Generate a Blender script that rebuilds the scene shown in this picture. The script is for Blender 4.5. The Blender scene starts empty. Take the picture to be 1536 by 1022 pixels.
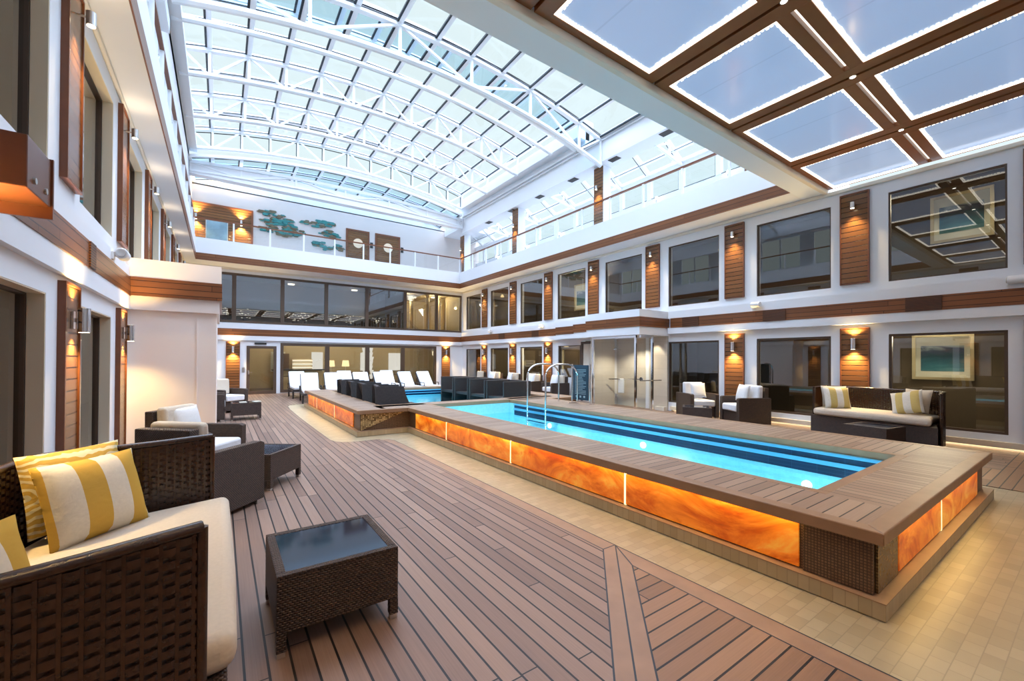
import bpy, math, random
from mathutils import Vector, Matrix
random.seed(7)
PI = math.pi
SC = bpy.context.scene
COL = SC.collection
ORD = ['first', 'second', 'third', 'fourth', 'fifth', 'sixth', 'seventh', 'eighth', 'ninth', 'tenth', 'eleventh', 'twelfth']

# ------------------------------------------------------------------ materials
def new_mat(name):
    m = bpy.data.materials.new(name); m.use_nodes = True
    nt = m.node_tree; nt.nodes.clear()
    out = nt.nodes.new('ShaderNodeOutputMaterial')
    return m, nt, out

class NB:
    """small node-building helper"""
    def __init__(s, nt): s.nt = nt
    def n(s, t, **k):
        x = s.nt.nodes.new(t)
        for a, b in k.items(): setattr(x, a, b)
        return x
    def set(s, sock, v):
        if isinstance(v, bpy.types.NodeSocket): s.nt.links.new(v, sock)
        else: sock.default_value = v
    def math(s, op, a, b=None, c=None):
        x = s.n('ShaderNodeMath', operation=op); s.set(x.inputs[0], a)
        if b is not None: s.set(x.inputs[1], b)
        if c is not None: s.set(x.inputs[2], c)
        return x.outputs[0]
    def comb(s, x, y, z):
        c = s.n('ShaderNodeCombineXYZ')
        for i, v in enumerate((x, y, z)): s.set(c.inputs[i], v)
        return c.outputs[0]
    def mix(s, f, a, b):
        x = s.n('ShaderNodeMix', data_type='RGBA'); s.set(x.inputs[0], f); s.set(x.inputs[6], a); s.set(x.inputs[7], b)
        return x.outputs[2]
    def ramp(s, f, stops):
        r = s.n('ShaderNodeValToRGB'); el = r.color_ramp.elements
        while len(el) < len(stops): el.new(.5)
        for e, (p, c) in zip(el, stops): e.position = p; e.color = c
        s.set(r.inputs[0], f); return r.outputs[0]
    def noise(s, vec, scale, detail=3, rough=.5, dist=0):
        x = s.n('ShaderNodeTexNoise'); s.set(x.inputs['Vector'], vec); x.inputs['Scale'].default_value = scale
        x.inputs['Detail'].default_value = detail; x.inputs['Roughness'].default_value = rough; x.inputs['Distortion'].default_value = dist
        return x.outputs[0]
    def white(s, vec):
        x = s.n('ShaderNodeTexWhiteNoise', noise_dimensions='3D'); s.set(x.inputs['Vector'], vec); return x.outputs['Value']
    def obj(s):
        t = s.n('ShaderNodeTexCoord'); sp = s.n('ShaderNodeSeparateXYZ'); s.nt.links.new(t.outputs['Object'], sp.inputs[0])
        return t.outputs['Object'], sp.outputs[0], sp.outputs[1], sp.outputs[2]
    def bump(s, h, strength=.3, dist=.01):
        b = s.n('ShaderNodeBump'); b.inputs['Strength'].default_value = strength; b.inputs['Distance'].default_value = dist
        s.set(b.inputs['Height'], h); return b.outputs[0]
    def pbsdf(s, color, rough=.5, metal=0., spec=.5, normal=None, coat=0., emis=None, estr=0.):
        p = s.n('ShaderNodeBsdfPrincipled')
        s.set(p.inputs['Base Color'], color); s.set(p.inputs['Roughness'], rough)
        p.inputs['Metallic'].default_value = metal; p.inputs['Specular IOR Level'].default_value = spec
        p.inputs['Coat Weight'].default_value = coat
        if normal is not None: s.set(p.inputs['Normal'], normal)
        if emis is not None: s.set(p.inputs['Emission Color'], emis); s.set(p.inputs['Emission Strength'], estr)
        return p.outputs[0]

def c4(c): return (c[0], c[1], c[2], 1)

def plain(name, color, rough=.5, metal=0., spec=.5, noise=0.04, bump=0.0, scale=12, coat=0):
    m, nt, out = new_mat(name); b = NB(nt); v, x, y, z = b.obj()
    nz = b.noise(v, scale, 3)
    lo = tuple(max(0, k*(1-noise)) for k in color); hi = tuple(min(1, k*(1+noise)) for k in color)
    colr = b.mix(nz, c4(lo), c4(hi))
    nrm = b.bump(b.noise(v, scale*12, 2), bump, .004) if bump else None
    nt.links.new(b.pbsdf(colr, rough, metal, spec, nrm, coat), out.inputs[0]); return m

def emit(name, color, strength):
    m, nt, out = new_mat(name); b = NB(nt)
    e = b.n('ShaderNodeEmission'); e.inputs[0].default_value = c4(color); e.inputs[1].default_value = strength
    nt.links.new(e.outputs[0], out.inputs[0]); return m

def planks(name, across, along, w, gap, length, c1, c2, cg, rough=.45, joints=True, grain=1.0, bump=.25, off=0.0):
    """boards laid side by side: random tone per board, grain, dark caulked seams"""
    m, nt, out = new_mat(name); b = NB(nt); v, x, y, z = b.obj()
    ax = {'X': x, 'Y': y, 'Z': z}
    def axis(e):
        if e in ax: return ax[e]
        if e == 'X+Y': return b.math('ADD', x, y)
        if e == 'D': return b.math('MULTIPLY', b.math('ADD', x, y), .7071)
        if e == 'E': return b.math('MULTIPLY', b.math('SUBTRACT', x, y), .7071)
    u = b.math('DIVIDE', b.math('ADD', axis(across), off), w); l = axis(along)
    iu = b.math('FLOOR', u); fu = b.math('FRACT', u)
    g1 = b.math('LESS_THAN', fu, gap)
    sh = b.math('MULTIPLY', b.white(b.comb(iu, 3.1, 0.)), length)
    lu = b.math('DIVIDE', b.math('ADD', l, sh), length); il = b.math('FLOOR', lu); fl = b.math('FRACT', lu)
    g = g1
    if joints: g = b.math('MAXIMUM', g1, b.math('LESS_THAN', fl, .006/length*1.4))
    r = b.white(b.comb(iu, il, 1.7))
    gv = b.comb(b.math('MULTIPLY', u, 9.0), b.math('MULTIPLY', l, 1.3), b.math('MULTIPLY', r, 37.))
    gn = b.noise(gv, 1.6, 5, .6, .3)
    t = b.math('ADD', b.math('MULTIPLY', r, .75), b.math('MULTIPLY', b.math('SUBTRACT', gn, .4), .8*grain))
    wood = b.mix(b.math('MINIMUM', b.math('MAXIMUM', t, 0.), 1.), c4(c1), c4(c2))
    colr = b.mix(g, wood, c4(cg))
    h = b.math('ADD', b.math('SUBTRACT', 1., g), b.math('MULTIPLY', gn, .1))
    nt.links.new(b.pbsdf(colr, rough, 0, .4, b.bump(h, bump, .006)), out.inputs[0]); return m

def rattan(name, c1, c2, su=.024, sv=.013):
    m, nt, out = new_mat(name); b = NB(nt); v, x, y, z = b.obj()
    ge = b.n('ShaderNodeNewGeometry'); vt = b.n('ShaderNodeVectorTransform', vector_type='NORMAL', convert_from='WORLD', convert_to='OBJECT')
    nt.links.new(ge.outputs['True Normal'], vt.inputs[0]); sp = b.n('ShaderNodeSeparateXYZ'); nt.links.new(vt.outputs[0], sp.inputs[0])
    nx = b.math('GREATER_THAN', b.math('ABSOLUTE', sp.outputs[0]), .6); nz = b.math('GREATER_THAN', b.math('ABSOLUTE', sp.outputs[2]), .7)
    h = b.math('ADD', b.math('MULTIPLY', nx, y), b.math('MULTIPLY', b.math('SUBTRACT', 1., nx), x))
    vv = b.math('ADD', b.math('MULTIPLY', nz, y), b.math('MULTIPLY', b.math('SUBTRACT', 1., nz), z))
    u = b.math('DIVIDE', h, su); w = b.math('DIVIDE', vv, sv)
    row = b.math('FLOOR', w)
    ph = b.math('ADD', u, b.math('MULTIPLY', b.math('MODULO', b.math('ABSOLUTE', row), 2.), .5))
    wave = b.math('ABSOLUTE', b.math('SINE', b.math('MULTIPLY', ph, PI)))
    edge = b.math('SINE', b.math('MULTIPLY', b.math('FRACT', w), PI))
    hh = b.math('MULTIPLY', wave, b.math('POWER', edge, .5))
    r = b.white(b.comb(b.math('FLOOR', ph), row, 0.))
    colr = b.mix(b.math('MULTIPLY', r, .8), c4(c1), c4(c2))
    colr = b.mix(b.math('LESS_THAN', hh, .22), colr, c4(tuple(k*.22 for k in c1)))
    nt.links.new(b.pbsdf(colr, .38, 0, .5, b.bump(hh, .9, .008)), out.inputs[0]); return m

def fabric(name, color, stripes=None, pattern=None, scale=260):
    m, nt, out = new_mat(name); b = NB(nt); v, x, y, z = b.obj()
    wv = b.n('ShaderNodeTexWave'); wv.inputs['Scale'].default_value = scale; nt.links.new(v, wv.inputs[0])
    nz = b.noise(v, 60, 3)
    colr = b.mix(nz, c4(tuple(k*.9 for k in color)), c4(tuple(min(1, k*1.06) for k in color)))
    if stripes:
        w, c2, off = stripes
        f = b.math('LESS_THAN', b.math('FRACT', b.math('ADD', b.math('DIVIDE', x, w), off)), .5)
        colr = b.mix(f, colr, c4(c2))
    if pattern:
        vo = b.n('ShaderNodeTexWave', wave_type='RINGS'); vo.inputs['Scale'].default_value = 9; vo.inputs['Distortion'].default_value = 6
        nt.links.new(v, vo.inputs[0])
        colr = b.mix(b.math('GREATER_THAN', vo.outputs[1], .6), colr, c4(pattern))
    wr = b.noise(v, 9, 3, .6, .4)
    nrm = b.bump(b.math('ADD', b.math('MULTIPLY', wr, 1.), b.math('MULTIPLY', wv.outputs[1], .06)), .5, .03)
    nt.links.new(b.pbsdf(colr, .9, 0, .15, nrm), out.inputs[0]); return m

def tiles(name, c1, c2, cm, w, h, rough=.35, mortar=.03, axes='XY', bump=.3, estr=0):
    m, nt, out = new_mat(name); b = NB(nt); v, x, y, z = b.obj()
    vec = {'XY': b.comb(x, y, 0.), 'VZ': b.comb(b.math('ADD', x, y), z, 0.)}[axes]
    br = b.n('ShaderNodeTexBrick'); nt.links.new(vec, br.inputs[0]); br.offset = .5 if axes == 'XY' else 0.
    br.inputs['Color1'].default_value = c4(c1); br.inputs['Color2'].default_value = c4(c2); br.inputs['Mortar'].default_value = c4(cm)
    br.inputs['Scale'].default_value = 1; br.inputs['Mortar Size'].default_value = min(w, h)*mortar
    br.inputs['Brick Width'].default_value = w; br.inputs['Row Height'].default_value = h; br.inputs['Bias'].default_value = 0
    nz = b.noise(v, 7, 3)
    colr = b.mix(b.math('MULTIPLY', nz, .22), br.outputs[0], c4(tuple(k*.6 for k in c1)))
    nt.links.new(b.pbsdf(colr, rough, 0, .5, b.bump(br.outputs[1], -bump, .004)), out.inputs[0]); return m

def glass(name, tint, gloss=1.0, base=.02, rough=0.0, ior=1.5):
    """thin sheet of glass: tinted see-through plus fresnel reflection"""
    m, nt, out = new_mat(name); b = NB(nt)
    tr = b.n('ShaderNodeBsdfTransparent'); tr.inputs[0].default_value = c4(tint)
    gl = b.n('ShaderNodeBsdfGlossy'); gl.inputs['Roughness'].default_value = rough; gl.inputs[0].default_value = (1, 1, 1, 1)
    fr = b.n('ShaderNodeFresnel'); fr.inputs[0].default_value = ior
    geo = b.n('ShaderNodeNewGeometry')
    # same reflectance seen from either side of the sheet
    lw = b.n('ShaderNodeLayerWeight'); lw.inputs[0].default_value = .5
    f = b.math('POWER', lw.outputs[1], 2.6)
    f = b.math('MINIMUM', b.math('ADD', b.math('MULTIPLY', f, gloss), base), .9)
    mx = b.n('ShaderNodeMixShader'); b.set(mx.inputs[0], f)
    nt.links.new(tr.outputs[0], mx.inputs[1]); nt.links.new(gl.outputs[0], mx.inputs[2]); nt.links.new(mx.outputs[0], out.inputs[0])
    nt.nodes.remove(fr); nt.nodes.remove(geo)
    return m

def water_mat():
    m, nt, out = new_mat('pool_water'); b = NB(nt); v, x, y, z = b.obj()
    nrm = b.bump(b.noise(v, 5, 3, .5, .6), .12, .05)
    tr = b.n('ShaderNodeBsdfTransparent'); tr.inputs[0].default_value = (.68, .95, .99, 1)
    gl = b.n('ShaderNodeBsdfGlossy'); gl.inputs['Roughness'].default_value = .03; b.set(gl.inputs['Normal'], nrm)
    lw = b.n('ShaderNodeLayerWeight'); lw.inputs[0].default_value = .5; b.set(lw.inputs['Normal'], nrm)
    f = b.math('MINIMUM', b.math('ADD', b.math('MULTIPLY', b.math('POWER', lw.outputs[1], 5.), .5), .02), .4)
    mx = b.n('ShaderNodeMixShader'); b.set(mx.inputs[0], f)
    nt.links.new(tr.outputs[0], mx.inputs[1]); nt.links.new(gl.outputs[0], mx.inputs[2]); nt.links.new(mx.outputs[0], out.inputs[0])
    return m

def onyx():
    m, nt, out = new_mat('backlit_onyx'); b = NB(nt); v, x, y, z = b.obj()
    st = b.comb(b.math('MULTIPLY', x, 1.), y, b.math('MULTIPLY', z, 1.6))
    n1 = b.noise(st, 1.5, 6, .62, 1.8)
    n2 = b.noise(st, .55, 2, .5, .6)
    t = b.math('ADD', b.math('MULTIPLY', n1, .75), b.math('MULTIPLY', n2, .35))
    colr = b.ramp(t, [(.30, (.22, .018, .0015, 1)), (.46, (.52, .085, .004, 1)), (.58, (.72, .19, .012, 1)), (.70, (.85, .38, .05, 1)), (.80, (.55, .11, .008, 1))])
    nt.links.new(b.pbsdf(colr, .25, 0, .5, None, 0, colr, ONYX_E), out.inputs[0]); return m
ONYX_E = .42

M = {}
M['white'] = plain('white_paint', (.80, .81, .84), .55, noise=.015, scale=2)
M['cream'] = plain('cream_paint', (.78, .71, .60), .5, noise=.02, scale=2)
M['beige'] = plain('beige_reveal', (.80, .69, .51), .5, noise=.02, scale=2)
M['steel_w'] = plain('white_steel', (.84, .86, .89), .4, noise=.01, scale=2)
M['gasket'] = plain('black_gasket', (.012, .02, .03), .5)
M['deckY'] = planks('teak_deck_lengthwise', 'X', 'Y', .108, .115, 2.6, (.175, .105, .078), (.32, .21, .155), (.008, .006, .005))
M['deckX'] = planks('teak_deck_crosswise', 'Y', 'X', .108, .11, 2.6, (.19, .10, .055), (.34, .195, .112), (.008, .006, .005), off=.02)
M['board'] = plain('teak_board', (.29, .172, .105), .45, noise=.25, scale=5)
M['slatY'] = planks('coping_slats_across_x', 'Y', 'X', .1, .095, 3, (.23, .15, .105), (.40, .285, .205), (.02, .012, .008), joints=False)
M['slatX'] = planks('coping_slats_across_y', 'X', 'Y', .1, .095, 3, (.23, .15, .105), (.40, .285, .205), (.02, .012, .008), joints=False)
M['coping'] = plain('coping_board', (.29, .175, .10), .42, noise=.22, scale=6)
M['panel'] = planks('mahogany_slats', 'Z', 'X+Y', .118, .13, 6, (.145, .060, .021), (.23, .100, .036), (.012, .004, .002), rough=.24, joints=False, bump=.6)
M['mahog'] = plain('mahogany_frame', (.17, .052, .017), .33, noise=.2, scale=8)
M['band'] = planks('mahogany_band', 'Z', 'X+Y', .102, .10, 2.7, (.15, .052, .018), (.25, .092, .033), (.025, .008, .004), rough=.35, off=.03)
M['bronze'] = plain('bronze_frame', (.085, .052, .032), .4, noise=.08)
M['dark'] = plain('dark_opening', (.02, .018, .015), .6)
M['vent'] = planks('vent_louvres', 'Z', 'X+Y', .03, .45, 5, (.12, .04, .015), (.16, .055, .02), (.01, .005, .003), joints=False, bump=.6)
M['chrome'] = plain('chrome', (.8, .8, .82), .12, 1, noise=.01)
M['brushed'] = plain('brushed_steel', (.62, .60, .58), .3, 1, noise=.02)
M['rattan'] = rattan('rattan_brown', (.040, .020, .012), (.085, .044, .026))
M['rattan_d'] = rattan('rattan_dark', (.022, .016, .016), (.050, .034, .030), .03, .016)
M['strand'] = plain('rattan_strand', (.034, .015, .008), .24, noise=.45, scale=30, spec=.6)
M['rattan_core'] = plain('rattan_core', (.012, .006, .004), .6)
M['tabletop'] = plain('dark_glass_top', (.008, .014, .030), .07, spec=.5)
M['seat'] = fabric('seat_fabric', (.66, .57, .46))
M['whitefab'] = fabric('white_fabric', (.78, .78, .80))
M['towelfab'] = fabric('towel_fabric', (.86, .88, .92), scale=90)
M['stripe'] = fabric('yellow_stripe', (.80, .72, .58), (.24, (.62, .38, .07), .458))
M['stripe2'] = fabric('pale_stripe', (.78, .74, .66), (.24, (.60, .46, .17), .62))
M['lattice'] = fabric('yellow_lattice', (.62, .40, .09), None, (.80, .70, .46))
M['print'] = fabric('print_pillow', (.80, .79, .78), None, None)
M['tile_floor'] = tiles('sand_tile_floor', (.34, .275, .17), (.42, .345, .225), (.28, .23, .15), .14, .085)
M['tile_side'] = tiles('sand_tile_side', (.40, .31, .18), (.47, .37, .23), (.30, .23, .14), .07, .12, axes='VZ')
M['mosaic'] = tiles('brown_mosaic', (.14, .076, .042), (.21, .118, .064), (.05, .03, .018), .02, .02, axes='VZ', mortar=.16, bump=.6)
M['gold'] = tiles('gold_mosaic', (.85, .62, .28), (.13, .07, .025), (.05, .03, .015), .035, .03, rough=.2, axes='VZ', mortar=.14, bump=.8)  # pool mosaic with its warm reflected light put into the colour
M['pool_tile'] = tiles('pool_tile', (.30, .72, .84), (.36, .78, .88), (.40, .78, .86), .05, .05, .25, axes='VZ')
M['pool_floor'] = tiles('pool_floor_tile', (.42, .74, .80), (.48, .78, .83), (.48, .74, .79), .05, .05, .3)
M['navy'] = tiles('navy_tile', (.006, .012, .045), (.010, .02, .07), (.03, .06, .14), .3, .05, .2, axes='VZ')
M['blue_edge'] = plain('blue_nosing', (.10, .42, .68), .3)
M['shower_tile'] = tiles('shower_tile', (.60, .54, .46), (.63, .57, .49), (.50, .45, .38), .9, .45, .3, axes='VZ', mortar=.01)
M['win'] = glass('window_glass', (.62, .58, .48), .85, .10)
M['winclear'] = glass('clear_window_glass', (.90, .89, .84), .55, .05)
M['rail_glass'] = glass('balustrade_glass', (.90, .95, .97), .6, .03)
M['sky_glass'] = glass('skylight_glass', (.97, .99, 1.0), .25, .01)
M['sky_glass_b'] = glass('double_skylight_glass', (.62, .80, .90), .3, .02)
M['water'] = water_mat()
M['onyx'] = onyx()
M['led'] = emit('led_white', (1, .93, .80), 3.2)
M['led_soft'] = emit('led_diffuser', (1, .94, .84), 1.6)
M['led_warm'] = emit('led_warm', (1, .62, .2), 3.0)
M['led_skirt'] = emit('led_skirting', (1, .74, .40), 5.0)
M['led_coping'] = emit('led_coping', (1, .68, .22), 24.0)
M['bulb'] = emit('bulb_warm', (1, .80, .50), 14.0)
M['bulb_w'] = emit('bulb_white', (1, .92, .80), 12.0)
M['poolbulb'] = emit('pool_lamp', (.85, 1, 1), 3.0)
M['lampshade'] = emit('lit_shade', (1, .80, .42), 1.5)
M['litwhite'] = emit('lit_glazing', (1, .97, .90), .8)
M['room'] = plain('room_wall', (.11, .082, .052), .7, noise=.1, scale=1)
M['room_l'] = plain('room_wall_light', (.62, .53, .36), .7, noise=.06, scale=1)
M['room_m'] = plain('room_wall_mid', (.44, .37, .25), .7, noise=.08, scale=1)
M['winfar'] = glass('reflective_window_glass', (.70, .68, .58), .8, .16)
M['room_f'] = plain('room_floor', (.12, .08, .05), .5, noise=.2)
M['navycloth'] = plain('navy_board', (.012, .045, .075), .45)
M['textw'] = plain('sign_lettering', (.35, .50, .55), .6)
M['teal'] = plain('teal_patina', (.03, .19, .18), .45, noise=.5, scale=9)
M['bark'] = plain('brown_patina', (.13, .095, .05), .5, noise=.4, scale=9)
M['gold_frame'] = plain('champagne_frame', (.55, .47, .30), .35, .6)
M['matboard'] = plain('picture_mat', (.72, .72, .62), .8, noise=.02)
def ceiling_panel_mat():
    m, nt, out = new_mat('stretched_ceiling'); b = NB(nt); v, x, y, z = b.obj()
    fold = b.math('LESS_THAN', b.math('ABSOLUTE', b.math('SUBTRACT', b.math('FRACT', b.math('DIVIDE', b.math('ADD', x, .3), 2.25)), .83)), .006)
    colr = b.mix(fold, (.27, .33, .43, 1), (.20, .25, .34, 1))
    nt.links.new(b.pbsdf(colr, .12, 0, .8, None, 0, (.42, .60, .95, 1), .50), out.inputs[0]); return m  # even blue glow added to the glossy panel surface
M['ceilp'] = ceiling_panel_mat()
def seascape():
    m, nt, out = new_mat('seascape_print'); b = NB(nt); v, x, y, z = b.obj()
    n = b.noise(b.comb(b.math('MULTIPLY', x, 1.), b.math('MULTIPLY', y, 1.2), b.math('MULTIPLY', z, 4.)), 1.6, 4, .55, .5)
    t = b.math('ADD', b.math('MULTIPLY', z, .9), b.math('MULTIPLY', n, .5))
    colr = b.ramp(b.math('ADD', t, .25), [(.05, (.25, .45, .48, 1)), (.3, (.03, .16, .22, 1)), (.5, (.01, .08, .13, 1)), (.62, (.05, .08, .17, 1)), (.7, (.40, .50, .55, 1)), (.95, (.62, .66, .62, 1))])
    nt.links.new(b.pbsdf(colr, .5), out.inputs[0]); return m
M['seascape'] = seascape()

# ------------------------------------------------------------------ mesh building
class MB:
    def __init__(s): s.v = []; s.f = []; s.m = []
    def add(s, vs, fs, m=0):
        o = len(s.v); s.v += [tuple(p) for p in vs]; s.f += [tuple(i+o for i in f) for f in fs]; s.m += [m]*len(fs); return s
    def box(s, x0, x1, y0, y1, z0, z1, m=0):
        return s.add([(x0, y0, z0), (x1, y0, z0), (x1, y1, z0), (x0, y1, z0), (x0, y0, z1), (x1, y0, z1), (x1, y1, z1), (x0, y1, z1)],
                     [(0, 3, 2, 1), (4, 5, 6, 7), (0, 1, 5, 4), (1, 2, 6, 5), (2, 3, 7, 6), (3, 0, 4, 7)], m)
    def quad(s, a, b, c, d, m=0): return s.add([a, b, c, d], [(0, 1, 2, 3)], m)
    def prism(s, poly, z0, z1, m=0, axis='Z'):
        n = len(poly)
        def P(p, h): return (p[0], p[1], h) if axis == 'Z' else ((p[0], h, p[1]) if axis == 'Y' else (h, p[0], p[1]))
        vs = [P(p, z0) for p in poly]+[P(p, z1) for p in poly]
        fs = [tuple(range(n-1, -1, -1)), tuple(range(n, 2*n))]+[(i, (i+1) % n, n+(i+1) % n, n+i) for i in range(n)]
        if axis == 'Y': fs = [f[::-1] for f in fs]
        return s.add(vs, fs, m)
    def tube(s, pts, r, n=8, m=0, closed=False, rect=None):
        pts = [Vector(p) for p in pts]; k = len(pts); rings = []
        up = Vector((0, 0, 1))
        for i, p in enumerate(pts):
            a = pts[i-1] if (i > 0 or closed) else p; c = pts[(i+1) % k] if (i < k-1 or closed) else p
            t = (c-a).normalized()
            ref = up if abs(t.dot(up)) < .95 else Vector((1, 0, 0))
            if i and abs(t.dot(up)) >= .95: ref = last_b
            sd = t.cross(ref).normalized(); bt = sd.cross(t).normalized(); last_b = bt if abs(t.dot(up)) < .95 else bt
            ring = []
            for j in range(n):
                q = 2*PI*(j+.5)/n
                if rect: ring.append(p+sd*rect[0]*(1 if math.cos(q) > 0 else -1)+bt*rect[1]*(1 if math.sin(q) > 0 else -1))
                else: ring.append(p+sd*r*math.cos(q)+bt*r*math.sin(q))
            rings.append(ring)
        vs = [q for ring in rings for q in ring]; fs = []
        for i in range(k if closed else k-1):
            for j in range(n):
                a = i*n+j; b2 = i*n+(j+1) % n; c = ((i+1) % k)*n+(j+1) % n; d = ((i+1) % k)*n+j
                fs.append((a, b2, c, d))
        if not closed: fs += [tuple(range(n-1, -1, -1)), tuple(range((k-1)*n, k*n))]
        return s.add(vs, fs, m)
    def bar(s, a, b, w, h, m=0): return s.tube([a, b], 0, 4, m, rect=(w/2, h/2))
    def cyl(s, c, r, h, n=20, m=0, axis='Z', r2=None):
        r2 = r if r2 is None else r2; vs = []
        for hh, rr in ((0, r), (h, r2)):
            for j in range(n):
                a = 2*PI*j/n; p = (rr*math.cos(a), rr*math.sin(a), hh)
                if axis == 'Y': p = (p[0], p[2], p[1])
                if axis == 'X': p = (p[2], p[0], p[1])
                vs.append((c[0]+p[0], c[1]+p[1], c[2]+p[2]))
        fs = [tuple(range(n-1, -1, -1)), tuple(range(n, 2*n))]+[(j, (j+1) % n, n+(j+1) % n, n+j) for j in range(n)]
        return s.add(vs, fs, m)
    def build(s, name, mats, parent=None, smooth=None, bevel=0, seg=2):
        me = bpy.data.meshes.new(name); me.from_pydata(s.v, [], s.f)
        if not isinstance(mats, (list, tuple)): mats = [mats]
        for k in mats: me.materials.append(M[k] if isinstance(k, str) else k)
        for p, mi in zip(me.polygons, s.m): p.material_index = mi
        me.validate(); me.update()
        import bmesh
        bm = bmesh.new(); bm.from_mesh(me); bmesh.ops.recalc_face_normals(bm, faces=bm.faces); bm.to_mesh(me); bm.free()
        if smooth:
            me.shade_smooth(); me.set_sharp_from_angle(angle=math.radians(smooth))
        o = bpy.data.objects.new(name, me); COL.objects.link(o)
        if parent is not None: o.parent = parent
        if bevel:
            b = o.modifiers.new('Bevel', 'BEVEL'); b.width = bevel; b.segments = seg; b.limit_method = 'ANGLE'; b.angle_limit = .6
        return o

def tag(o, label, cat, group=None):
    o['label'] = label; o['category'] = cat
    if group: o['group'] = group
    return o
def thing(name, label, cat, loc=(0, 0, 0), rz=0, group=None):
    o = bpy.data.objects.new(name, None); COL.objects.link(o); o.location = loc; o.rotation_euler = (0, 0, rz); o.empty_display_size = .1
    return tag(o, label, cat, group)
def struct(name, mb, mats, **k):
    o = mb.build(name, mats, **k); o['kind'] = 'structure'; return o
def structE(name, loc=(0, 0, 0)):
    o = bpy.data.objects.new(name, None); COL.objects.link(o); o.location = loc; o['kind'] = 'structure'; return o
def copy_tree(o, parent=None):
    c = o.copy(); COL.objects.link(c)
    if parent is not None: c.parent = parent
    for ch in list(o.children): copy_tree(ch, c)
    return c
def dup(o, loc, rz, label, group=None):
    c = copy_tree(o); c.location = loc; c.rotation_euler = (0, 0, rz); c['label'] = label
    if group: c['group'] = group
    return c
def light(kind, name, loc, energy, color=(1, 1, 1), parent=None, **k):
    d = bpy.data.lights.new(name, kind); d.energy = energy; d.color = color
    rot = k.pop('rot', None)
    for a, b in k.items(): setattr(d, a, b)
    o = bpy.data.objects.new(name, d); COL.objects.link(o); o.location = loc
    if rot: o.rotation_euler = rot
    if parent is not None: o.parent = parent
    return o

# ------------------------------------------------------------------ camera (fitted to the lines of the room)
f, yaw, pitch, roll, cy = 627.09, .6083, .0079, .0045, 533.99
F = Vector((math.sin(yaw)*math.cos(pitch), math.cos(yaw)*math.cos(pitch), math.sin(pitch)))
Rt = Vector((math.cos(yaw), -math.sin(yaw), 0)); U = Rt.cross(F)
r_ = math.cos(roll)*Rt+math.sin(roll)*U; u_ = -math.sin(roll)*Rt+math.cos(roll)*U
cam = bpy.data.cameras.new('camera'); co = bpy.data.objects.new('camera', cam); COL.objects.link(co)
cam.sensor_width = 36; cam.lens = f/1536*36; cam.shift_y = (cy-511)/1536; cam.clip_start = .02; cam.clip_end = 300
co.matrix_world = Matrix(((r_.x, u_.x, -F.x, 0), (r_.y, u_.y, -F.y, 0), (r_.z, u_.z, -F.z, 1.65), (0, 0, 0, 1)))
SC.camera = co

# ------------------------------------------------------------------ room dimensions
XL, XR, YF, YN = -1.3, 11.9, 22.3, -3.6
BXL, BXR, BYF, BYN = -.88, 11.13, 21.2, 4.37      # edges of the opening in the upper deck
Z2 = 5.645                                         # soffit
PER = 2.724
def panY(j): return (3.09+PER*j, 3.63+PER*j)
def winY(j): return (3.82+PER*j, 5.50+PER*j)

# ---- floor
TE = 2.89
curve = [(TE, 8.05), (2.885, 8.3), (2.82, 8.48), (2.68, 8.57), (2.5, 8.58), (2.31, 8.57), (2.12, 8.59), (1.96, 8.67), (1.86, 8.83), (1.82, 9.05),
         (1.81, 10.5), (1.81, 13.), (1.84, 15.2), (1.9, 16.2), (2.0, 16.5), (2.2, 16.62), (2.42, 16.65), (11.9, 16.65)]
mb = MB()
for bx in ((XL-.2, XR+.2, YN, 1.0), (XL-.2, 3.6, 1.0, 9.2), (7.5, XR+.2, 1.0, 9.2), (XL-.2, 2.5, 9.2, 15.7), (8.6, XR+.2, 9.2, 15.7), (XL-.2, XR+.2, 15.7, YF+.2)): mb.box(*bx, -.3, -.006)
struct('floor', mb, 'tile_floor')
DG = .36                                           # the mitred seam runs along x - y = DG
mb = MB()
zt = 0.0
field = [(XL, YF), (XL, XL-DG+.155), (2.74, 2.74-DG+.155)]+[(2.74, 8.05)]+[(p[0]-(.15 if p[0] < 2.9 and p[1] < 8.5 else 0), p[1]) for p in curve[1:3]]+curve[3:]+[(11.9, YF)]
mb.prism(field[::-1], -.006, zt, 0)
mb.prism([(TE, 2.74-DG+.155), (TE, 8.05), (2.885, 8.3), (2.82, 8.48), (2.67, 8.48), (2.735, 8.3), (2.74, 8.05), (2.74, 2.74-DG+.155)], -.006, zt, 2)
q = .155
a0, a1 = (XL, XL-DG), (TE, TE-DG)
mb.prism([(XL, XL-DG), (TE, TE-DG), (TE, 2.74-DG+q), (2.74, 2.74-DG+q), (XL, XL-DG+q)], -.006, zt, 2)
mb.prism([(XL, XL-DG-q), (2.72, 2.72-DG-q), (TE, TE-DG), (XL, XL-DG)], -.006, zt, 2)
mb.prism([(2.72, YN), (TE, YN), (TE, TE-DG), (2.72, 2.72-DG-q)], -.006, zt, 2)
mb.prism([(XL, YN), (2.72, YN), (2.72, 2.72-DG-q), (XL, XL-DG-q)], -.006, zt, 1)
mb.prism([(8.34, .96), (9.72, .96), (9.72, 16.65), (8.34, 16.65)], -.006, zt, 1)
mb.prism([(9.72, .96), (XR, .96), (XR, 16.65), (9.72, 16.65)], -.006, zt, 0)
mb.prism([(8.34, YN), (XR, YN), (XR, .96), (8.34, .96)], -.006, zt, 1)
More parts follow.
